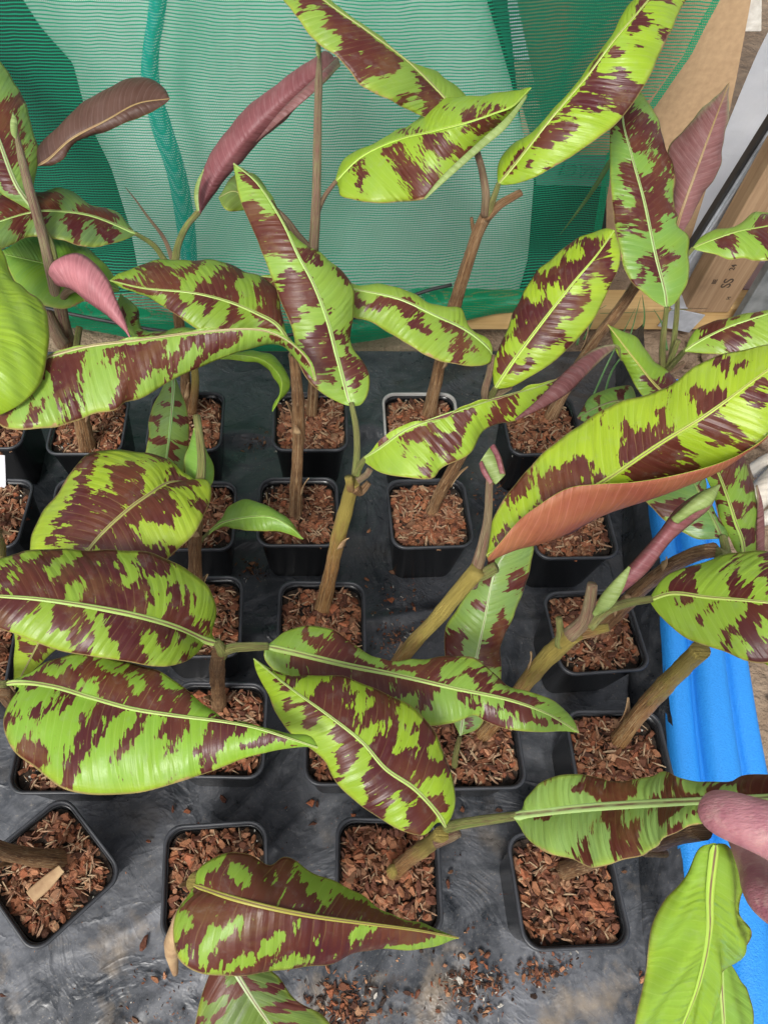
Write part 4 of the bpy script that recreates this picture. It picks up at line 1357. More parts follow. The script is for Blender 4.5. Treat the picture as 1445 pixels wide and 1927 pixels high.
leaf(PL['F'], [(499, 1216, .425), (549, 1227, .42), (649, 1251, .405), (749, 1271, .40), (849, 1294, .40), (964, 1319, .395), (1031, 1344, .39), (1088, 1378, .375)],
     [(499, 1216), (515, 1205), (535, 1188), (560, 1180), (592, 1179), (639, 1192), (682, 1221), (729, 1247), (782, 1239), (842, 1234), (899, 1244), (932, 1267), (964, 1292), (1014, 1309), (1054, 1327), (1081, 1357), (1088, 1378)],
     [(499, 1218), (497, 1237), (515, 1261), (590, 1310), (700, 1345), (800, 1366), (849, 1361), (892, 1346), (912, 1357), (949, 1371), (997, 1377), (1064, 1377), (1088, 1379)],
     ma=[".+.#####.##+.####.+.", "..####.+###.##.##+..", "..+.##.#..##.+#....."], mb=[".+#########.#+.##.#.", "..#######.#..##.##..", "...####+.#....##...."], col=(.26, .47, .06), za=-.008, zb=-.012, wave=.004, ribw=.0044,
     pet=[(412, 1228, .415), (440, 1219, .425), (470, 1217, .428), (505, 1216, .425)], petr=.005)
stem('G', [(665, 1370, .12), (715, 1300, .21), (765, 1225, .30), (825, 1160, .37), (870, 1105, .42), (898, 1072, .45)], .0125, .0115, 'stem_g', flakes=3)
stub('G', [(880, 1092, .43), (905, 1082, .44), (933, 1068, .455)], .0075, .0065, 'petiole')
spear('G', [(885, 1100, .42), (905, 1040, .46), (917, 980, .49), (920, 920, .52), (921, 868, .545)], [.009, .0075, .0055, .0045, .0035], 'petiole_r', 'cut_leaf_stalk')
flap(PL['G'], [(903, 868, .545), (908, 885, .54), (925, 905, .535), (932, 912, .535)], [(922, 840, .55), (934, 850, .55), (948, 880, .545), (951, 893, .54)], 'u_green', 'cut_leaf_remnant', .2)
flap(PL['G'], [(921, 842, .556), (930, 858, .556), (940, 892, .55)], [(932, 838, .556), (942, 858, .556), (951, 893, .55)], 'u_rose', 'cut_leaf_roll', .5)
flap(PL['G'], [(901, 872, .55), (905, 888, .55), (921, 912, .545)], [(908, 868, .55), (916, 885, .55), (926, 905, .545)], 'u_rose', 'cut_leaf_roll', .5)
big = dict(
    mid=[(915, 1046, .46), (960, 1018, .475), (1040, 962, .51), (1131, 909, .55), (1241, 835, .60), (1331, 779, .635), (1446, 695, .665), (1545, 630, .67)],
    A=[(915, 1046), (920, 1000), (935, 962), (964, 915), (1014, 862), (1087, 799), (1164, 759), (1247, 729), (1331, 679), (1390, 657), (1446, 647), (1545, 625)],
    B=[(918, 1055, .455), (964, 1036, .46), (1031, 1020, .47), (1147, 964, .51), (1211, 938, .535), (1293, 905, .57), (1354, 876, .595), (1397, 855, .615), (1450, 815, .64), (1545, 640, .66)],
    F=[(916, 1050, .475), (945, 1015, .50), (975, 980, .52), (1007, 955, .54), (1067, 919, .565), (1120, 911, .58), (1190, 907, .60), (1264, 895, .62), (1347, 873, .635), (1397, 851, .63), (1450, 811, .645), (1545, 636, .66)])
leaf(PL['G'], big['mid'], big['A'], big['B'], foldB=big['F'], under='u_orange',
     ma=["##.#####.###+.##......", ".#+.+###..#.#.#.+#....", "+..##+...+...+..#....."], mb=["########.####.##.##....", "########.####.##.+#....", ".#######..###..#......."], col=(.38, .58, .018), za=-.008, ribw=.0034, rib=(.46, .50, .08), bulge=.05,
     label='largest leaf, lime and maroon, its lower margin rolled up orange-pink')
stem('G2', [(905, 1388, .12), (955, 1330, .20), (1005, 1265, .29), (1045, 1222, .35), (1082, 1190, .40)], .013, .0135, 'stem_g', flakes=3)
stub('G2', [(1070, 1195, .40), (1098, 1170, .42), (1108, 1140, .44), (1114, 1100, .465)], .0095, .0060, 'petiole_r')
stub('G2', [(1052, 1215, .37), (1054, 1190, .385), (1051, 1163, .40)], .0065, .0045, 'petiole')
stub('G2', [(1075, 1195, .39), (1110, 1188, .40), (1145, 1180, .41)], .0085, .0045, 'stem_g')
stub('G2', [(1010, 1262, .285), (1018, 1238, .31)], .005, .003, 'stem')
leaf(PL['G2'], [(1221, 1129, .455), (1264, 1117, .47), (1331, 1124, .49), (1446, 1134, .52), (1560, 1150, .53)],
     [(1221, 1127), (1231, 1111), (1247, 1091), (1264, 1077), (1297, 1064), (1347, 1047), (1397, 1041), (1446, 1041), (1520, 1070), (1560, 1150)],
     [(1221, 1131), (1237, 1154), (1264, 1181), (1291, 1201), (1331, 1217), (1364, 1227), (1404, 1244), (1446, 1246), (1520, 1215), (1560, 1150)],
     ma=[".+##..##.###.#", "..##.+#.###.##", "...#..+.#.+..."], mb=["..+#.#..###.###", "..+.#.+##.###.#", "......#.##..+.#"], col=(.36, .60, .035), ribw=.003, rib=(.46, .52, .14),
     pet=[(1108, 1180, .42), (1140, 1150, .435), (1180, 1135, .45), (1226, 1127, .457)], petr=.005)
# rolled new leaf of that plant
_t = rs([(1122, 1150, .44), (1140, 1120, .455), (1170, 1092, .47), (1200, 1062, .485), (1240, 1012, .505), (1285, 965, .53), (1320, 937, .545), (1353, 914, .56)], 40, 3)
spear('G2', [(1118, 1152, .44), (1150, 1108, .462), (1200, 1060, .487), (1240, 1012, .505), (1285, 965, .53), (1325, 933, .545), (1353, 914, .56)], [.006, .0088, .0092, .0088, .0080, .0060, .0010], 'leafroll')  if False else None
flap(PL['G2'], [(1122, 1148, .44), (1150, 1100, .465), (1195, 1052, .49), (1240, 1000, .51), (1270, 960, .53), (1310, 930, .55), (1352, 913, .56)], [(1122, 1156, .44), (1168, 1118, .465), (1215, 1078, .49), (1262, 1018, .51), (1300, 985, .53), (1335, 955, .55), (1353, 916, .56)], 'u_rose', 'rolled_leaf', .55)
flap(PL['G2'], [(1118, 1152, .445), (1135, 1118, .46), (1160, 1090, .48), (1184, 1066, .495)], [(1118, 1160, .445), (1150, 1142, .465), (1172, 1108, .485), (1186, 1068, .497)], 'u_green', 'rolled_leaf_sheath', .5)
flap(PL['G2'], [(1262, 975, .535), (1290, 950, .55), (1320, 925, .56), (1353, 912, .565)], [(1275, 985, .535), (1305, 965, .55), (1338, 948, .56), (1354, 914, .565)], 'u_green', 'rolled_leaf_tip', .4)
# dull leaf rising from the pot
leaf(PL['G2'], [(866, 1384, .20), (880, 1300, .24), (895, 1241, .27), (912, 1164, .31), (932, 1074, .35), (975, 1005, .38)],
     [(865, 1384), (850, 1350), (842, 1300), (837, 1217), (837, 1181), (859, 1147), (882, 1114), (910, 1070), (935, 1030), (975, 1003)],
     [(867, 1384), (900, 1370), (925, 1330), (942, 1274), (944, 1214), (959, 1171), (987, 1111), (998, 1060), (1002, 1020), (976, 1005)],
     col=(.19, .35, .10), dens=.62, rib=(.40, .50, .28), ribw=.003, pet=[(855, 1440, .14), (858, 1415, .165), (865, 1388, .195)])
stem('Hh', [(1160, 1398, .12), (1205, 1340, .21), (1250, 1290, .29), (1290, 1250, .36), (1318, 1222, .41)], .0150, .0130, 'stem_g', flakes=1)
leaf(PL['Hh'], [(1330, 1210, .42), (1400, 1190, .45), (1480, 1200, .46), (1580, 1240, .44)], [(1330, 1208), (1400, 1130), (1500, 1130), (1580, 1240)], [(1330, 1212), (1400, 1225), (1480, 1270), (1580, 1240)], col=G1)

# --- third row -------------------------------------------------------
stem('J', [(374, 1150, .12), (368, 1075, .23), (368, 1000, .33), (374, 930, .41)], .0145, .0100, 'stem', flakes=2)
stub('J', [(374, 930, .41), (380, 870, .44), (373, 800, .475), (370, 782, .48)], .0075, .0055, 'petiole')
leaf(PL['J'], [(368, 908, .43), (317, 909, .45), (283, 929, .465), (233, 966, .47), (170, 1031, .46), (100, 1160, .41), (28, 1297, .35)],
     [(368, 908), (362, 898), (347, 889), (320, 868), (277, 851), (217, 846), (173, 855), (140, 879), (107, 925), (83, 964), (67, 997), (53, 1040), (30, 1130), (26, 1215), (28, 1297)],
     [(368, 908), (375, 903), (388, 903), (397, 914), (398, 935), (387, 964), (367, 1004), (320, 1047), (250, 1130), (180, 1180), (110, 1221), (67, 1257), (28, 1297)],
     ma=["##.######.####.#..", ".#.##.####.##..#..", ".+#..#+..........."], mb=["########.###.###..", ".#.##.###..#####..", "..#..+#..##....+.."], col=(.42, .60, .03), za=-.02, zb=-.02, ribw=.0030, rib=(.36, .30, .10))
leaf(PL['J'], [(325, 700, .40), (327, 722, .40), (320, 815, .35), (313, 870, .30), (308, 960, .22)], [(323, 700), (302, 735), (284, 782), (277, 832), (272, 880), (285, 930), (308, 960)], [(327, 700), (337, 725), (348, 759), (357, 815), (350, 870), (335, 930), (308, 960)],
     col=(.15, .27, .09), dens=.5, rib=(.22, .40, .16))
leaf(PL['J'], [(378, 930, .40), (385, 880, .42), (378, 840, .43), (366, 806, .43)], [(376, 930), (352, 900), (350, 860), (364, 806)], [(380, 930), (400, 905), (398, 860), (368, 806)], col=(.20, .44, .07), plain=True, under='u_green', norib=False)
leaf(PL['PP'], [(390, 1006, .26), (417, 985, .30), (482, 972, .33), (515, 975, .335), (549, 994, .33), (570, 1014, .315)], [(390, 1005), (415, 975), (430, 955), (468, 941), (515, 955), (548, 985), (570, 1014)], [(390, 1007), (417, 992), (440, 996), (482, 999), (530, 1002), (570, 1015)], col=(.20, .40, .06), plain=True, under='u_green', rib=(.32, .52, .12), pet=[(372, 1030, .22), (382, 1014, .245), (395, 1000, .27)], petr=.003)
stem('PP', [(368, 965, .12), (366, 1000, .14), (370, 1030, .20), (372, 1034, .22)], .008, .006, 'stem', flakes=0)
stem('K', [(606, 1150, .12), (622, 1080, .21), (637, 1010, .29), (653, 950, .35), (665, 905, .395)], .0148, .0120, 'stem_g', flakes=1)
stub('K', [(665, 915, .39), (678, 925, .375), (694, 908, .385)], .009, .004, 'stem')
stub('K', [(660, 920, .39), (657, 905, .405), (655, 897, .41)], .006, .006, 'stem_g')
stub('K', [(672, 905, .40), (690, 893, .405), (697, 882, .41)], .006, .005, 'petiole_r')
leaf(PL['K'], [(662, 762, .45), (659, 759, .45), (639, 689, .48), (615, 599, .52), (589, 532, .55), (562, 482, .57), (530, 415, .59), (482, 343, .605), (440, 308, .61)],
     [(660, 764), (649, 762), (609, 742), (579, 715), (562, 682), (549, 615), (529, 569), (512, 525), (497, 482), (467, 413), (450, 367), (440, 317), (440, 308)],
     [(664, 764), (679, 762), (692, 742), (695, 712), (682, 679), (664, 652), (662, 615), (665, 565), (662, 530), (642, 505), (605, 480), (560, 452), (530, 408), (505, 363), (470, 325), (440, 308)],
     ma=[".+.####.###.####..##+", "..#####.+###.#####.#+", "...###+.###+.+####..."], mb=[".+##.#.+...##.###..##", ".+##+#.....##.+##....", "..+#.+#..##.+#......."], col=(.27, .48, .07), za=-.02, zb=-.02, ribw=.0036, rib=(.38, .52, .18),
     pet=[(668, 895, .40), (672, 850, .42), (670, 805, .437), (661, 758, .452)], petr=.0048)
leaf(PL['K'], [(683, 863, .43), (712, 845, .45), (765, 808, .475), (812, 790, .485), (915, 755, .50), (964, 741, .505), (1041, 716, .505), (1114, 665, .51), (1160, 649, .51)],
     [(683, 862), (697, 850), (711, 833), (735, 812), (775, 795), (812, 789), (915, 753), (964, 739), (1041, 714), (1114, 663), (1160, 649)],
     [(683, 865), (685, 869), (715, 889), (769, 899), (815, 899), (829, 882), (882, 855), (915, 809), (964, 790), (1031, 759), (1097, 709), (1131, 677), (1160, 651)],
     mb=["+..###.##.##..+#####", "...+.###.+##.##.####", "....#.#...#+..+.#.##"], col=(.36, .58, .03), zb=-.03, za=.004, ribw=.0022, bulge=.04, wave=.004, pet=[(672, 892, .405), (676, 880, .415), (687, 862, .432)], petr=.0045)
flap(PL['K'], [(968, 789, .507), (1006, 757, .513), (1048, 714, .519), (1077, 686, .52), (1114, 659, .52), (1140, 650, .52), (1160, 649, .518)], [(970, 791, .507), (1033, 761, .511), (1070, 738, .513), (1097, 711, .515), (1128, 680, .515), (1146, 664, .515), (1160, 652, .515)], 'u_tip', 'leaf_tip_roll', .25)
spear('K', [(1152, 649, .517), (1163, 655, .517), (1166, 668, .515), (1168, 678, .51), (1173, 680, .51)], [.002, .002, .0015, .001, .0004], 'petiole', 'leaf_tendril')

stem('M', [(1128, 1185, .12), (1165, 1148, .20), (1215, 1100, .29), (1270, 1060, .37), (1310, 1042, .41), (1342, 1035, .44)], .0150, .0105, 'stem', flakes=3)
leaf(PL['M'], [(1358, 1012, .425), (1334, 963, .43), (1303, 902, .43), (1290, 850, .42)], [(1356, 1014), (1313, 1014), (1291, 1004), (1264, 989), (1232, 963), (1210, 938), (1230, 900), (1290, 850)], [(1360, 1012), (1370, 1010), (1350, 967), (1328, 930), (1320, 890), (1290, 850)],
     col=(.12, .27, .10), dens=.45, rib=(.16, .24, .08), pet=[(1348, 1040, .44), (1364, 1046, .43), (1360, 1010, .427)], petr=.006)
leaf(PL['M'], [(1398, 1045, .42), (1396, 1020, .425), (1383, 983, .43), (1366, 930, .435), (1346, 881, .43), (1320, 840, .42)],
     [(1394, 1045), (1383, 1035), (1372, 1010), (1352, 970), (1338, 925), (1325, 880), (1320, 840)],
     [(1400, 1045, .40), (1424, 1040, .40), (1423, 990, .405), (1422, 942, .41), (1412, 887, .41), (1396, 855, .41), (1370, 835, .41), (1320, 838, .42)],
     col=(.22, .42, .04), dens=.92, ribw=.0035, rib=(.36, .46, .10))
flap(PL['M'], [(1422, 1045, .41), (1422, 1000, .415), (1424, 950, .42), (1421, 915, .42)], [(1438, 1042, .41), (1434, 1000, .41), (1429, 950, .415), (1423, 912, .42)], 'u_mauve', 'leaf_margin_roll', .4)

# --- fourth row ------------------------------------------------------
stem('QQ', [(556, 975, .12), (558, 900, .20), (562, 820, .28), (560, 740, .36), (553, 665, .42)], .0135, .0105, 'stem', lump=.14, flakes=4)
leaf(PL['QQ'], [(543, 640, .435), (520, 610, .45), (482, 589, .46), (434, 569, .47), (367, 552, .48), (267, 542, .48), (208, 528, .47)],
     [(543, 638), (529, 582), (522, 549), (489, 517), (460, 508), (400, 491), (317, 488), (250, 504), (222, 515), (208, 527)],
     [(543, 640), (520, 625), (482, 619), (430, 624), (380, 622), (350, 605), (300, 572), (253, 549), (227, 540), (208, 529)],
     ma=[".###.####.######", ".####.##.#+##+..", ".#+##.#+.#..+#.."], mb=["####.#.##.#####.", ".##.##.#.##.###.", "..#..#...##....."], col=(.30, .48, .03), za=-.015, zb=-.015, ribw=.0034, rib=(.40, .50, .14),
     pet=[(552, 668, .425), (550, 652, .43), (541, 637, .437)], petr=.005)
stem('R', [(808, 968, .12), (840, 905, .20), (880, 835, .28), (905, 780, .34), (920, 745, .385)], .0130, .0100, 'stem', flakes=2)
stub('R', [(925, 745, .39), (945, 735, .40), (962, 728, .41)], .008, .004, 'petiole_r')
stub('R', [(915, 760, .37), (912, 735, .40), (920, 705, .415), (926, 668, .43)], .0068, .0050, 'petiole_r')
leaf(PL['R'], [(925, 668, .435), (919, 657, .44), (882, 625, .455), (815, 592, .475), (749, 562, .485), (669, 545, .48), (600, 530, .47), (486, 520, .44)],
     [(926, 666), (925, 653), (915, 635), (889, 619), (865, 582), (832, 577), (792, 557), (772, 549), (742, 545), (722, 534), (689, 532), (669, 536), (600, 515), (510, 515), (486, 520)],
     [(924, 668), (924, 680), (892, 690), (842, 682), (782, 659), (742, 632), (695, 605), (669, 600), (600, 575), (520, 560), (486, 522)],
     ma=["..+..#...+....", "..............", ".............."], mb=["+.##.###.######", ".+#.##.+#+.####", "..#........+###"], col=(.36, .54, .05), za=-.006, zb=-.02, ribw=.0030, rib=(.42, .54, .20), wave=.004)
leaf(PL['R'], [(930, 733, .41), (964, 682, .44), (1031, 592, .49), (1081, 529, .52), (1121, 482, .54), (1155, 434, .55)],
     [(929, 733), (927, 690), (945, 640), (964, 589), (984, 558), (1001, 522), (1014, 502), (1044, 480), (1097, 444), (1141, 429), (1155, 433)],
     [(931, 733), (962, 728), (997, 709), (1044, 679), (1097, 625), (1124, 589), (1151, 532), (1166, 489), (1165, 462), (1156, 434)],
     ma=[".##.####.#####.", ".##.###.###.#+.", "..+#.##.#..#+.."], mb=[".+#.######.####+", "..##.##.###.##..", "...+..#....+#..."], col=(.38, .58, .02), za=-.015, zb=-.015, ribw=.0032, rib=(.48, .62, .10),
     pet=[(922, 748, .385), (926, 742, .395), (933, 728, .413)], petr=.005)
stem('S', [(1072, 980, .12), (1090, 900, .20), (1110, 850, .26), (1130, 810, .30)], .011, .009)
leaf(PL['S'], [(1200, 765, .32), (1160, 755, .30), (1120, 768, .28), (1086, 786, .26)], [(1200, 762), (1185, 725), (1150, 728), (1115, 745), (1086, 784)], [(1200, 768), (1180, 800), (1130, 805), (1086, 788)], col=(.17, .38, .09), dens=.5, rib=(.2, .2, .1))
stem('N', [(-24, 965, .12), (-10, 1000, .20), (0, 1030, .26), (2, 1060, .30)], .012, .010, 'stem_g')
stem('O', [(172, 965, .12), (160, 960, .20), (150, 958, .25)], .011, .009)
stem('I', [(-62, 1240, .12), (-40, 1270, .3), (-10, 1295, .43)], .012, .010, 'stem_g')
# white label in the left pot
lab = link('plant_label', box_mesh('plant_label', .022, .0012, .075, M['paper'], .0005))
pp = P(-2, 895, .15); lab.location = (pp[0] , pp[1], .150); lab.rotation_euler = (math.radians(-28), math.radians(14), math.radians(6))
tag(lab, 'small white plastic plant label stuck in the pot at the left edge', 'label')

# --- back row --------------------------------------------------------
stem('T', [(-15, 785, .12), (-40, 700, .25), (-50, 600, .40)], .013, .011)
leaf(PL['T'], [(-60, 440, .52), (-45, 500, .56), (-30, 600, .58), (-22, 700, .57), (-8, 782, .53)], [(-60, 440), (-130, 520), (-140, 640), (-90, 740), (-8, 784)], [(-58, 440), (-20, 440), (3, 468), (28, 525), (55, 552), (84, 570), (93, 615), (90, 665), (78, 720), (52, 752), (20, 772), (-8, 784)],
     col=(.42, .62, .015), plain=True, under='u_green', rib=(.4, .6, .1), zb=-.03, pleat=.0016)
leaf(PL['T'], [(72, 404, .50), (33, 350, .53), (0, 267, .56), (-40, 160, .59), (-75, 60, .60)], [(70, 404), (35, 383), (0, 362), (-50, 290), (-85, 160), (-75, 60)], [(72, 402), (62, 375), (68, 330), (73, 283), (60, 233), (33, 160), (0, 117), (-40, 75), (-75, 60)],
     ma=[".######", ".#####.", "..###.."], mb=["..+###.###", "..#+##.##.", "...+.#...."], col=(.17, .32, .09), ribw=.004, rib=(.36, .42, .24), pet=[(108, 520, .44), (100, 470, .47), (71, 402, .502)], petr=.005)
leaf(PL['T'], [(257, 440, .44), (167, 405, .47), (83, 397, .49), (50, 402, .49), (0, 417, .49), (-60, 436, .48)], [(257, 439), (243, 423), (217, 398), (173, 383), (133, 360), (110, 357), (67, 360), (0, 363), (-60, 434)], [(257, 441), (233, 453), (187, 463), (150, 462), (90, 447), (60, 443), (7, 470), (-20, 470), (-60, 438)],
     col=(.10, .20, .07), ma=["#.####.######.##", "+.###..######.##", ".+.#....####..##"], mb=["..#####.####.##.", ".+##.##.#.##.#..", "..#..#....#....."], ribw=.0035, rib=(.34, .46, .16), pet=[(312, 492, .40), (290, 462, .42), (255, 439, .442)], petr=.0045)
stem('U', [(166, 845, .12), (152, 780, .21), (135, 700, .30), (122, 630, .37)], .0180, .0150, 'stem', lump=.13, flakes=4)
stub('U', [(142, 700, .34), (145, 650, .37), (150, 615, .385)], .007, .006, 'petiole')
stub('U', [(120, 650, .37), (103, 620, .39), (92, 590, .40)], .012, .010, 'petiole_r')
stub('U', [(127, 630, .37), (120, 590, .40), (118, 568, .415), (128, 548, .435), (150, 540, .445)], .0085, .0060, 'petiole_r')
leaf(PL['U'], [(225, 545, .42), (160, 520, .43), (100, 500, .43), (7, 478, .42)], [(225, 543), (205, 505), (167, 467), (110, 447), (60, 445), (7, 470)], [(225, 548), (195, 555), (160, 565), (130, 578), (87, 578), (43, 552), (7, 482)], col=(.12, .30, .025), plain=True, under='u_green', rib=(.2, .36, .06))
spear('U', [(130, 640, .36), (108, 560, .42), (80, 440, .49), (52, 340, .545), (34, 262, .58), (26, 212, .60)], [.0105, .0095, .0085, .0075, .0065, .0008], 'spear')
flap(PL['U'], [(24, 214, .605), (20, 230, .602), (22, 252, .598), (30, 262, .596)], [(26, 214, .605), (33, 225, .602), (34, 240, .598), (32, 262, .596)], 'u_green', 'opening_tip', .2, col=(.4, .6, .02))
leaf(PL['U'], [(72, 312, .54), (92, 300, .545), (133, 263, .56), (200, 227, .58), (260, 195, .59), (320, 186, .59)], [(72, 310), (73, 285), (110, 250), (160, 210), (207, 180), (250, 160), (287, 157), (313, 170), (320, 186)], [(72, 313), (100, 310), (123, 297), (135, 273), (187, 253), (233, 233), (293, 207), (310, 197), (320, 187)],
     up=False, under='u_brown', rib=(.36, .17, .10), ribw=.0022, za=-.02, zb=-.012, bulge=.22, label='brown-backed half rolled leaf')
# the pink roll
flap(PL['U'], [(95, 512, .47), (98, 497, .475), (125, 480, .48), (150, 477, .482), (175, 492, .48), (203, 525, .472), (220, 565, .462), (234, 598, .45), (246, 636, .44)], [(96, 518, .46), (107, 536, .46), (133, 543, .46), (167, 569, .455), (200, 592, .45), (215, 605, .447), (227, 615, .445), (238, 626, .442), (246, 638, .44)], 'u_pink', 'pink_rolled_leaf', .34)
leaf(PL['U'], [(225, 560, .425), (243, 600, .43), (262, 635, .425), (300, 637, .425), (345, 622, .43), (400, 630, .43)], [(228, 552), (262, 585), (268, 614), (300, 628), (345, 613), (380, 624), (403, 630)], [(222, 572), (232, 600), (248, 632), (258, 654), (300, 650), (350, 644), (403, 636)], col=(.17, .32, .06), dens=.5, norib=True)
flap(PL['U'], [(258, 654, .44), (280, 640, .445), (320, 629, .45), (365, 626, .45), (404, 628, .445)], [(262, 656, .44), (290, 654, .44), (340, 649, .443), (385, 643, .445), (405, 636, .444)], 'u_orange', 'leaf_margin_roll', .35)
# long pale mottled leaf across the left
leaf(PL['U'], [(-15, 708, .52), (90, 672, .54), (167, 652, .545), (247, 642, .55), (370, 626, .55), (482, 620, .55), (525, 632, .545), (559, 655, .54), (582, 682, .535), (594, 716, .53)],
     [(-15, 705), (90, 668), (167, 648), (247, 638), (370, 622), (482, 617), (527, 628), (563, 652), (587, 682), (596, 716)],
     [(-15, 710), (-15, 770), (3, 802), (100, 805), (140, 792), (177, 779), (220, 772), (235, 758), (267, 749), (330, 712), (400, 682), (482, 652), (525, 650), (552, 672), (578, 700), (593, 718)],
     ma=["." * 8] * 3, mb=["##.#####.#####.#####.+#+##.", "##.##.##+..#####.###.+.#.#.", ".+##.#.+#..##..#.#....+...."], col=(.32, .54, .08), ribw=.0026, rib=(.46, .33, .20), za=.0, zb=-.035, bulge=.06, wave=.003)
stem('V', [(352, 782, .12), (350, 720, .19), (342, 640, .28), (333, 570, .36), (328, 500, .42)], .0130, .0095, 'stem', lump=.12, flakes=3)
stub('V', [(362, 775, .14), (368, 720, .20), (366, 690, .22)], .010, .008, 'stem_g')
leaf(PL['V'], [(415, 672, .30), (450, 668, .32), (500, 680, .33), (530, 715, .32), (525, 752, .29), (513, 774, .27)], [(415, 668), (450, 661), (490, 664), (520, 670), (535, 692), (544, 716), (538, 742), (522, 758), (513, 774)], [(415, 676), (450, 678), (482, 684), (502, 694), (522, 716), (526, 740), (516, 755), (512, 774)], col=(.30, .54, .03), plain=True, under='u_green', rib=(.36, .56, .06), ribw=.0016, pet=[(360, 680, .24), (385, 672, .275), (420, 671, .302)], petr=.003)
stub('V', [(329, 500, .42), (310, 450, .45), (280, 410, .48), (255, 375, .50), (237, 353, .51)], .0050, .0006, 'petiole_r')
spear('V', [(328, 505, .42), (336, 460, .44), (352, 425, .455), (375, 398, .47)], [.0075, .0062, .0055, .0050], 'petiole', 'petiole')
leaf(PL['V'], [(376, 400, .475), (405, 335, .50), (460, 262, .53), (530, 190, .565), (590, 140, .585), (628, 108, .59)],
     [(374, 400), (376, 352), (388, 322), (422, 273), (455, 234), (488, 205), (538, 165), (595, 117), (611, 101), (622, 103)],
     [(379, 402), (386, 383), (413, 348), (439, 312), (477, 266), (528, 226), (578, 183), (622, 144), (638, 124), (638, 112)],
     up=False, under='u_rose', norib=True, za=-.03, zb=-.03, bulge=.24, label='rose-coloured rolled leaf')
flap(PL['V'], [(482, 266, .555), (532, 205, .57), (590, 150, .59), (636, 108, .60)], [(482, 268, .553), (535, 222, .565), (590, 175, .585), (641, 124, .60)], 'u_mauve', 'leaf_margin_roll', .15)
flap(PL['V'], [(371, 398, .485), (366, 370, .495), (370, 345, .505), (384, 318, .52)], [(376, 398, .487), (374, 370, .50), (376, 350, .508), (385, 318, .52)], 'u_green', 'green_margin', .2)
stem('W', [(586, 785, .12), (590, 720, .20), (592, 620, .30), (590, 530, .38), (591, 455, .44)], .0125, .0095, 'stem', flakes=2)
spear('W', [(590, 470, .43), (595, 380, .49), (597, 280, .55), (599, 180, .60), (601, 110, .63), (602, 68, .65)], [.0085, .0082, .0070, .0065, .0062, .0006], 'spear')
flap(PL['W'], [(600, 72, .654), (594, 88, .65), (595, 102, .645), (599, 110, .64)], [(602, 72, .654), (604, 86, .65), (604, 98, .645), (601, 110, .64)], 'u_green', 'opening_tip', .2)
leaf(PL['W'], [(631, 342, .51), (680, 295, .54), (749, 263, .57), (815, 247, .60), (882, 230, .62), (932, 213, .63), (964, 200, .635), (998, 166, .635)],
     [(630, 340), (640, 312), (664, 287), (720, 262), (765, 237), (802, 207), (839, 185), (872, 178), (915, 180), (964, 170), (998, 164)],
     [(630, 342), (637, 353), (639, 367), (668, 377), (699, 382), (750, 379), (799, 375), (832, 337), (865, 306), (899, 277), (949, 233), (980, 195), (998, 167)],
     ma=[".+...++..#+#..", "..+..#..+.+...", ".............."], mb=[".+#.##.##.##+#..", "..#..##.##.##.#.", "..+..+##.+#.+..."], col=(.40, .62, .012), ribw=.0028, rib=(.44, .62, .08), zb=-.04, za=-.02, bulge=.08,
     pet=[(592, 440, .45), (598, 400, .475), (612, 368, .495), (633, 340, .512)], petr=.0045, petm='petiole_r')
flap(PL['W'], [(799, 375, .575), (832, 335, .59), (899, 272, .61), (949, 228, .625), (990, 180, .635)], [(800, 376, .577), (836, 343, .592), (905, 282, .612), (955, 238, .627), (992, 182, .636)], 'u_green', 'leaf_margin_roll', .4)
stub('W', [(585, 470, .43), (562, 445, .45), (540, 415, .465), (512, 388, .48)], .0065, .0045, 'petiole_r')
leaf(PL['W'], [(512, 386, .48), (470, 375, .50), (440, 360, .51), (412, 372, .505)], [(512, 384), (498, 345), (470, 328), (440, 332), (412, 370)], [(512, 388), (490, 392), (450, 396), (425, 395), (412, 374)], col=(.10, .13, .03), plain=True, under='u_brown', rib=(.2, .2, .06))
stem('X', [(806, 785, .12), (822, 710, .21), (845, 610, .31), (875, 510, .41), (898, 440, .47), (916, 402, .50)], .0150, .0115, 'stem', lump=.12, flakes=3)
stub('X', [(897, 450, .46), (890, 430, .475), (887, 410, .49)], .005, .003, 'stem')
stub('X', [(915, 410, .495), (940, 385, .515), (962, 372, .525), (980, 362, .53)], .0085, .0055, 'stem')
leaf(PL['X'], [(890, 250, .565), (835, 183, .60), (772, 120, .64), (689, 57, .675), (609, 0, .695), (545, -62, .70), (500, -110, .70)],
     [(892, 235), (872, 173), (822, 137), (772, 118), (690, 53), (612, -3), (547, -64), (500, -110)],
     [(888, 262), (785, 213), (695, 170), (645, 120), (592, 73), (534, 0), (500, -60), (500, -110)],
     ma=["." * 8] * 3, mb=["##.###.########.####", "##.##..######.##.##.", ".#.#.#..###...+..#.."], col=(.30, .46, .05), ribw=.0026, rib=(.44, .42, .18), za=-.01,
     pet=[(912, 405, .50), (914, 370, .525), (906, 318, .545), (888, 258, .563)], petr=.0058, petm='petiole_r')
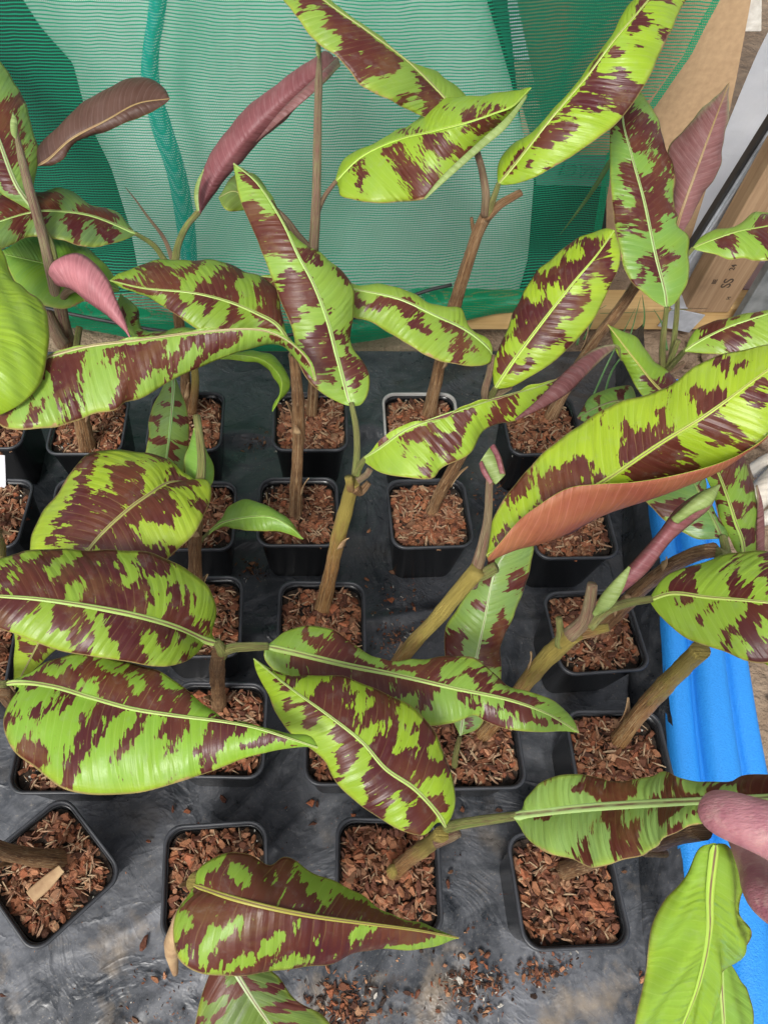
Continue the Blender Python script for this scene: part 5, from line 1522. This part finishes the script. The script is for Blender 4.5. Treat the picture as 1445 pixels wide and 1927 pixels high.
leaf(PL['X'], [(937, 347, .54), (964, 315, .56), (1031, 230, .61), (1107, 140, .65), (1154, 77, .68), (1217, 3, .70), (1280, -80, .71), (1330, -150, .705)],
     [(936, 347), (936, 318), (945, 294), (964, 270), (1010, 242), (1050, 200), (1105, 137), (1151, 73), (1168, 35), (1194, 0), (1250, -100), (1330, -150)],
     [(938, 348), (964, 347), (1005, 335), (1031, 320), (1097, 280), (1151, 240), (1184, 203), (1211, 163), (1237, 113), (1271, 37), (1291, 0), (1330, -70), (1335, -150)],
     ma=["+#.+..#..##.+#", "..............", ".............."], mb=[".#.+##+####.#.##.##+####", "..#.+##.####.+.+.#.#.###", "...+.....+##...#..##.#.."], col=(.36, .58, .015), ribw=.0026, rib=(.46, .50, .14), za=-.02, zb=-.02,
     pet=[(918, 405, .50), (926, 380, .52), (938, 345, .542)], petr=.0048)
stem('Y', [(1032, 792, .12), (1075, 710, .20), (1120, 640, .27), (1170, 575, .33), (1215, 510, .39), (1262, 458, .44)], .0140, .0095, 'stem', flakes=2)
leaf(PL['Y'], [(1272, 435, .46), (1277, 413, .465), (1311, 317, .51), (1344, 227, .55), (1371, 156, .57)],
     [(1268, 440), (1264, 367), (1257, 283), (1297, 230), (1337, 190), (1371, 155)], [(1285, 438), (1314, 383), (1347, 327), (1361, 277), (1369, 217), (1372, 156)], up=False, under='u_mauve', rib=(.33, .16, .10), ribw=.0022, bulge=.12, label='upright leaf showing its purple back')
stem('Z', [(1240, 805, .12), (1248, 760, .20), (1250, 715, .29), (1250, 695, .33)], .0120, .0100, 'stem_g', flakes=0)
stub('Z', [(1252, 700, .33), (1265, 675, .35), (1275, 640, .375)], .0055, .0045, 'petiole_y') if False else stub('Z', [(1252, 700, .33), (1262, 675, .35), (1276, 640, .375)], .0055, .0045, 'petiole')
stub('Z', [(1248, 705, .33), (1268, 695, .34), (1288, 682, .35)], .0060, .0045, 'petiole_r')
leaf(PL['Z'], [(1254, 579, .42), (1250, 549, .43), (1233, 482, .46), (1211, 377, .50), (1187, 290, .53), (1171, 220, .55), (1180, 160, .55)],
     [(1254, 580), (1225, 564), (1187, 528), (1167, 482), (1154, 400), (1148, 350), (1148, 250), (1157, 205), (1180, 160)],
     [(1254, 580), (1271, 569), (1294, 525), (1297, 482), (1293, 443), (1270, 425), (1276, 405), (1271, 390), (1266, 317), (1251, 267), (1221, 193), (1200, 170), (1180, 160)],
     ma=[".+##.#####.###.", "..+#.+#.##..##.", "..#..+##...+#.."], mb=["..+#.####.#####", "...#..####+##.#", "......#.+###.+."], col=(.20, .42, .075), ribw=.0036, rib=(.34, .46, .20),
     pet=[(1246, 698, .33), (1246, 650, .37), (1250, 610, .40), (1254, 578, .422)], petr=.0046)
leaf(PL['Z'], [(1288, 660, .40), (1310, 645, .41), (1370, 615, .43), (1445, 590, .45), (1530, 555, .46)], [(1288, 659), (1295, 640), (1310, 622), (1360, 598), (1400, 590), (1445, 587), (1530, 555)], [(1288, 662), (1340, 667), (1380, 668), (1445, 655), (1500, 610), (1530, 555)],
     ma=[".+##.+#.##.", "..###.#.#..", "..##..+...."], mb=["..####.###.", "..+##..##..", "...#...##.."], col=(.30, .50, .05), rib=(.44, .58, .16), ribw=.0024, pet=[(1252, 700, .33), (1268, 682, .36), (1290, 658, .40)], petr=.0045)
leaf(PL['Z'], [(1262, 752, .36), (1230, 722, .38), (1200, 685, .40), (1165, 640, .42), (1143, 611, .43)], [(1230, 768), (1202, 738), (1178, 695), (1158, 655), (1145, 618), (1142, 611)], [(1295, 740), (1268, 713), (1235, 680), (1200, 640), (1165, 621), (1144, 611)],
     ma=["####..+...", "##.+..+...", "..........+"], mb=[".##.......", "###.......", ".##......."], col=(.28, .50, .015), rib=(.5, .42, .10), ribw=.0022)
leaf(PL['Z'], [(1302, 467, .45), (1330, 455, .455), (1390, 435, .47), (1445, 425, .475), (1530, 400, .48)], [(1302, 466), (1325, 440), (1345, 430), (1390, 425), (1415, 402), (1445, 396), (1530, 395)], [(1302, 469), (1320, 474), (1345, 480), (1370, 487), (1400, 485), (1420, 491), (1445, 492), (1530, 420)],
     ma=["..+.####", "....+##.", "........"], mb=["..##.##.#+.", "..##.+#.##.", "...+..#..+."], col=(.28, .50, .05), rib=(.34, .46, .10), ribw=.0022, pet=[(1260, 690, .33), (1272, 600, .38), (1280, 500, .43), (1304, 466, .452)], petr=.004)

# ================================================================== the hand
def hand():
    h = empty('person', P(1600, 1700, .80), 'bare hand reaching in from the right, thumb pinching a mottled leaf', 'person')
    def W(x, y, z): return Vector(P(x, y, z)) - h.location
    V = []; E = []; R = []
    def chain(pts, start=None):
        prev = start
        for (x, y, z, r) in pts:
            V.append(W(x, y, z)); R.append(r); i = len(V) - 1
            if prev is not None: E.append((prev, i))
            prev = i
        return prev
    root = chain([(1680, 1730, .79, .030)])
    wr_ = chain([(1780, 1790, .78, .027), (2000, 1950, .76, .032), (2300, 2200, .74, .038)], root)
    # thumb
    chain([(1590, 1650, .80, .020), (1500, 1580, .805, .0150), (1430, 1555, .80, .0122), (1378, 1537, .793, .0118), (1350, 1528, .785, .0108), (1337, 1524, .780, .0080)], root)
    # index: out, then curling back under the leaf
    k = chain([(1600, 1740, .765, .021), (1500, 1715, .745, .0140), (1440, 1688, .730, .0118), (1425, 1640, .705, .0100), (1400, 1580, .685, .0092), (1370, 1530, .672, .0078)], root)
    k = chain([(1610, 1775, .745, .021), (1530, 1770, .715, .0130), (1480, 1730, .690, .0110), (1470, 1660, .665, .0098), (1450, 1600, .655, .0080)], root)
    k = chain([(1640, 1800, .735, .020), (1580, 1810, .695, .0125), (1530, 1760, .665, .0105), (1520, 1690, .645, .0094), (1500, 1630, .64, .0078)], root)
    k = chain([(1670, 1820, .730, .018), (1630, 1840, .690, .0105), (1590, 1790, .655, .0090), (1580, 1720, .64, .0080), (1570, 1680, .636, .0066)], root)
    me = bpy.data.meshes.new('hand')
    me.from_pydata(V, E, [])
    me.materials.append(M['skin'])
    o = link('hand', me, h)
    md = o.modifiers.new('skin', 'SKIN'); md.use_smooth_shade = True
    for i, sv in enumerate(me.skin_vertices[0].data):
        sv.radius = (R[i], R[i]); sv.use_root = (i == 0)
    sd = o.modifiers.new('sub', 'SUBSURF'); sd.levels = 3; sd.render_levels = 3
    # thumb nail lies on the far side of the thumb
    return h
hand()

# ================================================================== spilt bark on the sheet
_r = random.Random(77)
loose = [(272, 1776, 1.9), (538, 1520, 1.3), (597, 1512, 1.5), (585, 1510, 1.2), (589, 1550, 1.4), (665, 1535, 1), (848, 1640, 1.6), (842, 1663, 1.2), (280, 1583, 1.3), (353, 1527, 1.7), (420, 1503, 1.6), (326, 1523, 1.1),
         (292, 1843, 1.3), (310, 1835, 1), (690, 1090, 1.2), (695, 998, 1.4), (739, 1077, 1.8), (760, 1082, 1.2), (725, 1130, 1.3), (736, 1128, 1.2), (777, 1138, 1.4), (765, 1150, 1.3), (780, 1148, 1.5), (780, 1110, 1.3), (700, 1155, 1.1),
         (622, 1868, 1.4), (655, 1858, 1.5), (765, 1868, 1.8), (785, 1870, 1.3), (745, 1867, 1.4), (810, 1880, 1.1), (890, 1815, 1.4), (905, 1790, 1.3), (885, 1795, 1.1), (763, 1908, 1.2), (1205, 1830, 1.3), (1208, 1845, 1.2),
         (5, 1873, 1.2), (255, 1920, 1.5), (460, 1075, 1.4), (475, 1060, 1.3), (610, 1655, 1), (880, 1748, .8), (870, 1524, 1.3), (940, 1525, 1.8), (1175, 1640, 1.3), (1010, 1830, 1.5), (985, 1840, 1.3), (485, 825, 1.5), (495, 838, 1.2), (940, 915, 1.6), (985, 925, 1.2), (1165, 860, 1)]
for i, (x, y, s_) in enumerate(loose):
    p = P(x, y, .006)
    o = link('bark_chip', _r.choice(CHIP), None, p, (_r.gauss(0, .2), _r.gauss(0, .2), _r.uniform(0, 6.3)))
    k = s_ * .55 * _r.uniform(.8, 1.15)
    o.scale = (k, k, k)
    tag(o, 'reddish brown bark chip spilt on the black plastic sheet', 'bark chip', 'bark chips spilt on the sheet')
items = []
for (cx, cy, sp_, n, sz) in ((895, 1850, 60, 210, .008), (650, 1895, 70, 260, .010), (745, 1205, 40, 150, .005), (475, 1072, 28, 70, .006), (1010, 1835, 34, 80, .008), (880, 1850, 90, 90, .005), (1060, 1790, 60, 70, .005), (480, 830, 40, 70, .006), (930, 920, 50, 90, .006), (700, 1860, 160, 110, .004), (300, 1890, 110, 90, .004), (740, 1150, 60, 60, .005), (1200, 1640, 45, 110, .004), (780, 1110, 60, 60, .003), (700, 1550, 400, 260, .0025), (700, 1000, 400, 180, .0025), (550, 1800, 500, 300, .0025)):
    for k in range(n):
        x = _r.gauss(cx, sp_ * .5); y = _r.gauss(cy, sp_ * .42)
        p = P(x, y, .0035)
        if p[0] > .44 + .18 * (p[1] - .23): continue
        V, Fc = chip_geo(_r, sz * _r.uniform(.4, 1.5))
        c = rc(_r, .9) if _r.random() < .75 else (.03, .02, .015)
        if _r.random() < .05: c = (.6, .57, .5)
        items.append((V, Fc, Matrix.Translation((p[0], p[1], p[2] + _r.uniform(0, .003))) @ Euler((_r.gauss(0, .3), _r.gauss(0, .3), _r.uniform(0, 6.3))).to_matrix().to_4x4() @ Matrix.Diagonal((1, _r.choice([.35, .7, 1]), 1, 1)), c))
tag(link('bark_debris', chips_mesh('bark_debris', items)), kind='stuff')
# pale strip of dead leaf lying in the front left pot
st = PL['A']
flap(st, [(50, 1678, .150), (80, 1652, .152), (112, 1628, .156)], [(66, 1698, .148), (95, 1672, .150), (122, 1640, .155)], 'dry', 'dead_leaf_strip', .12)
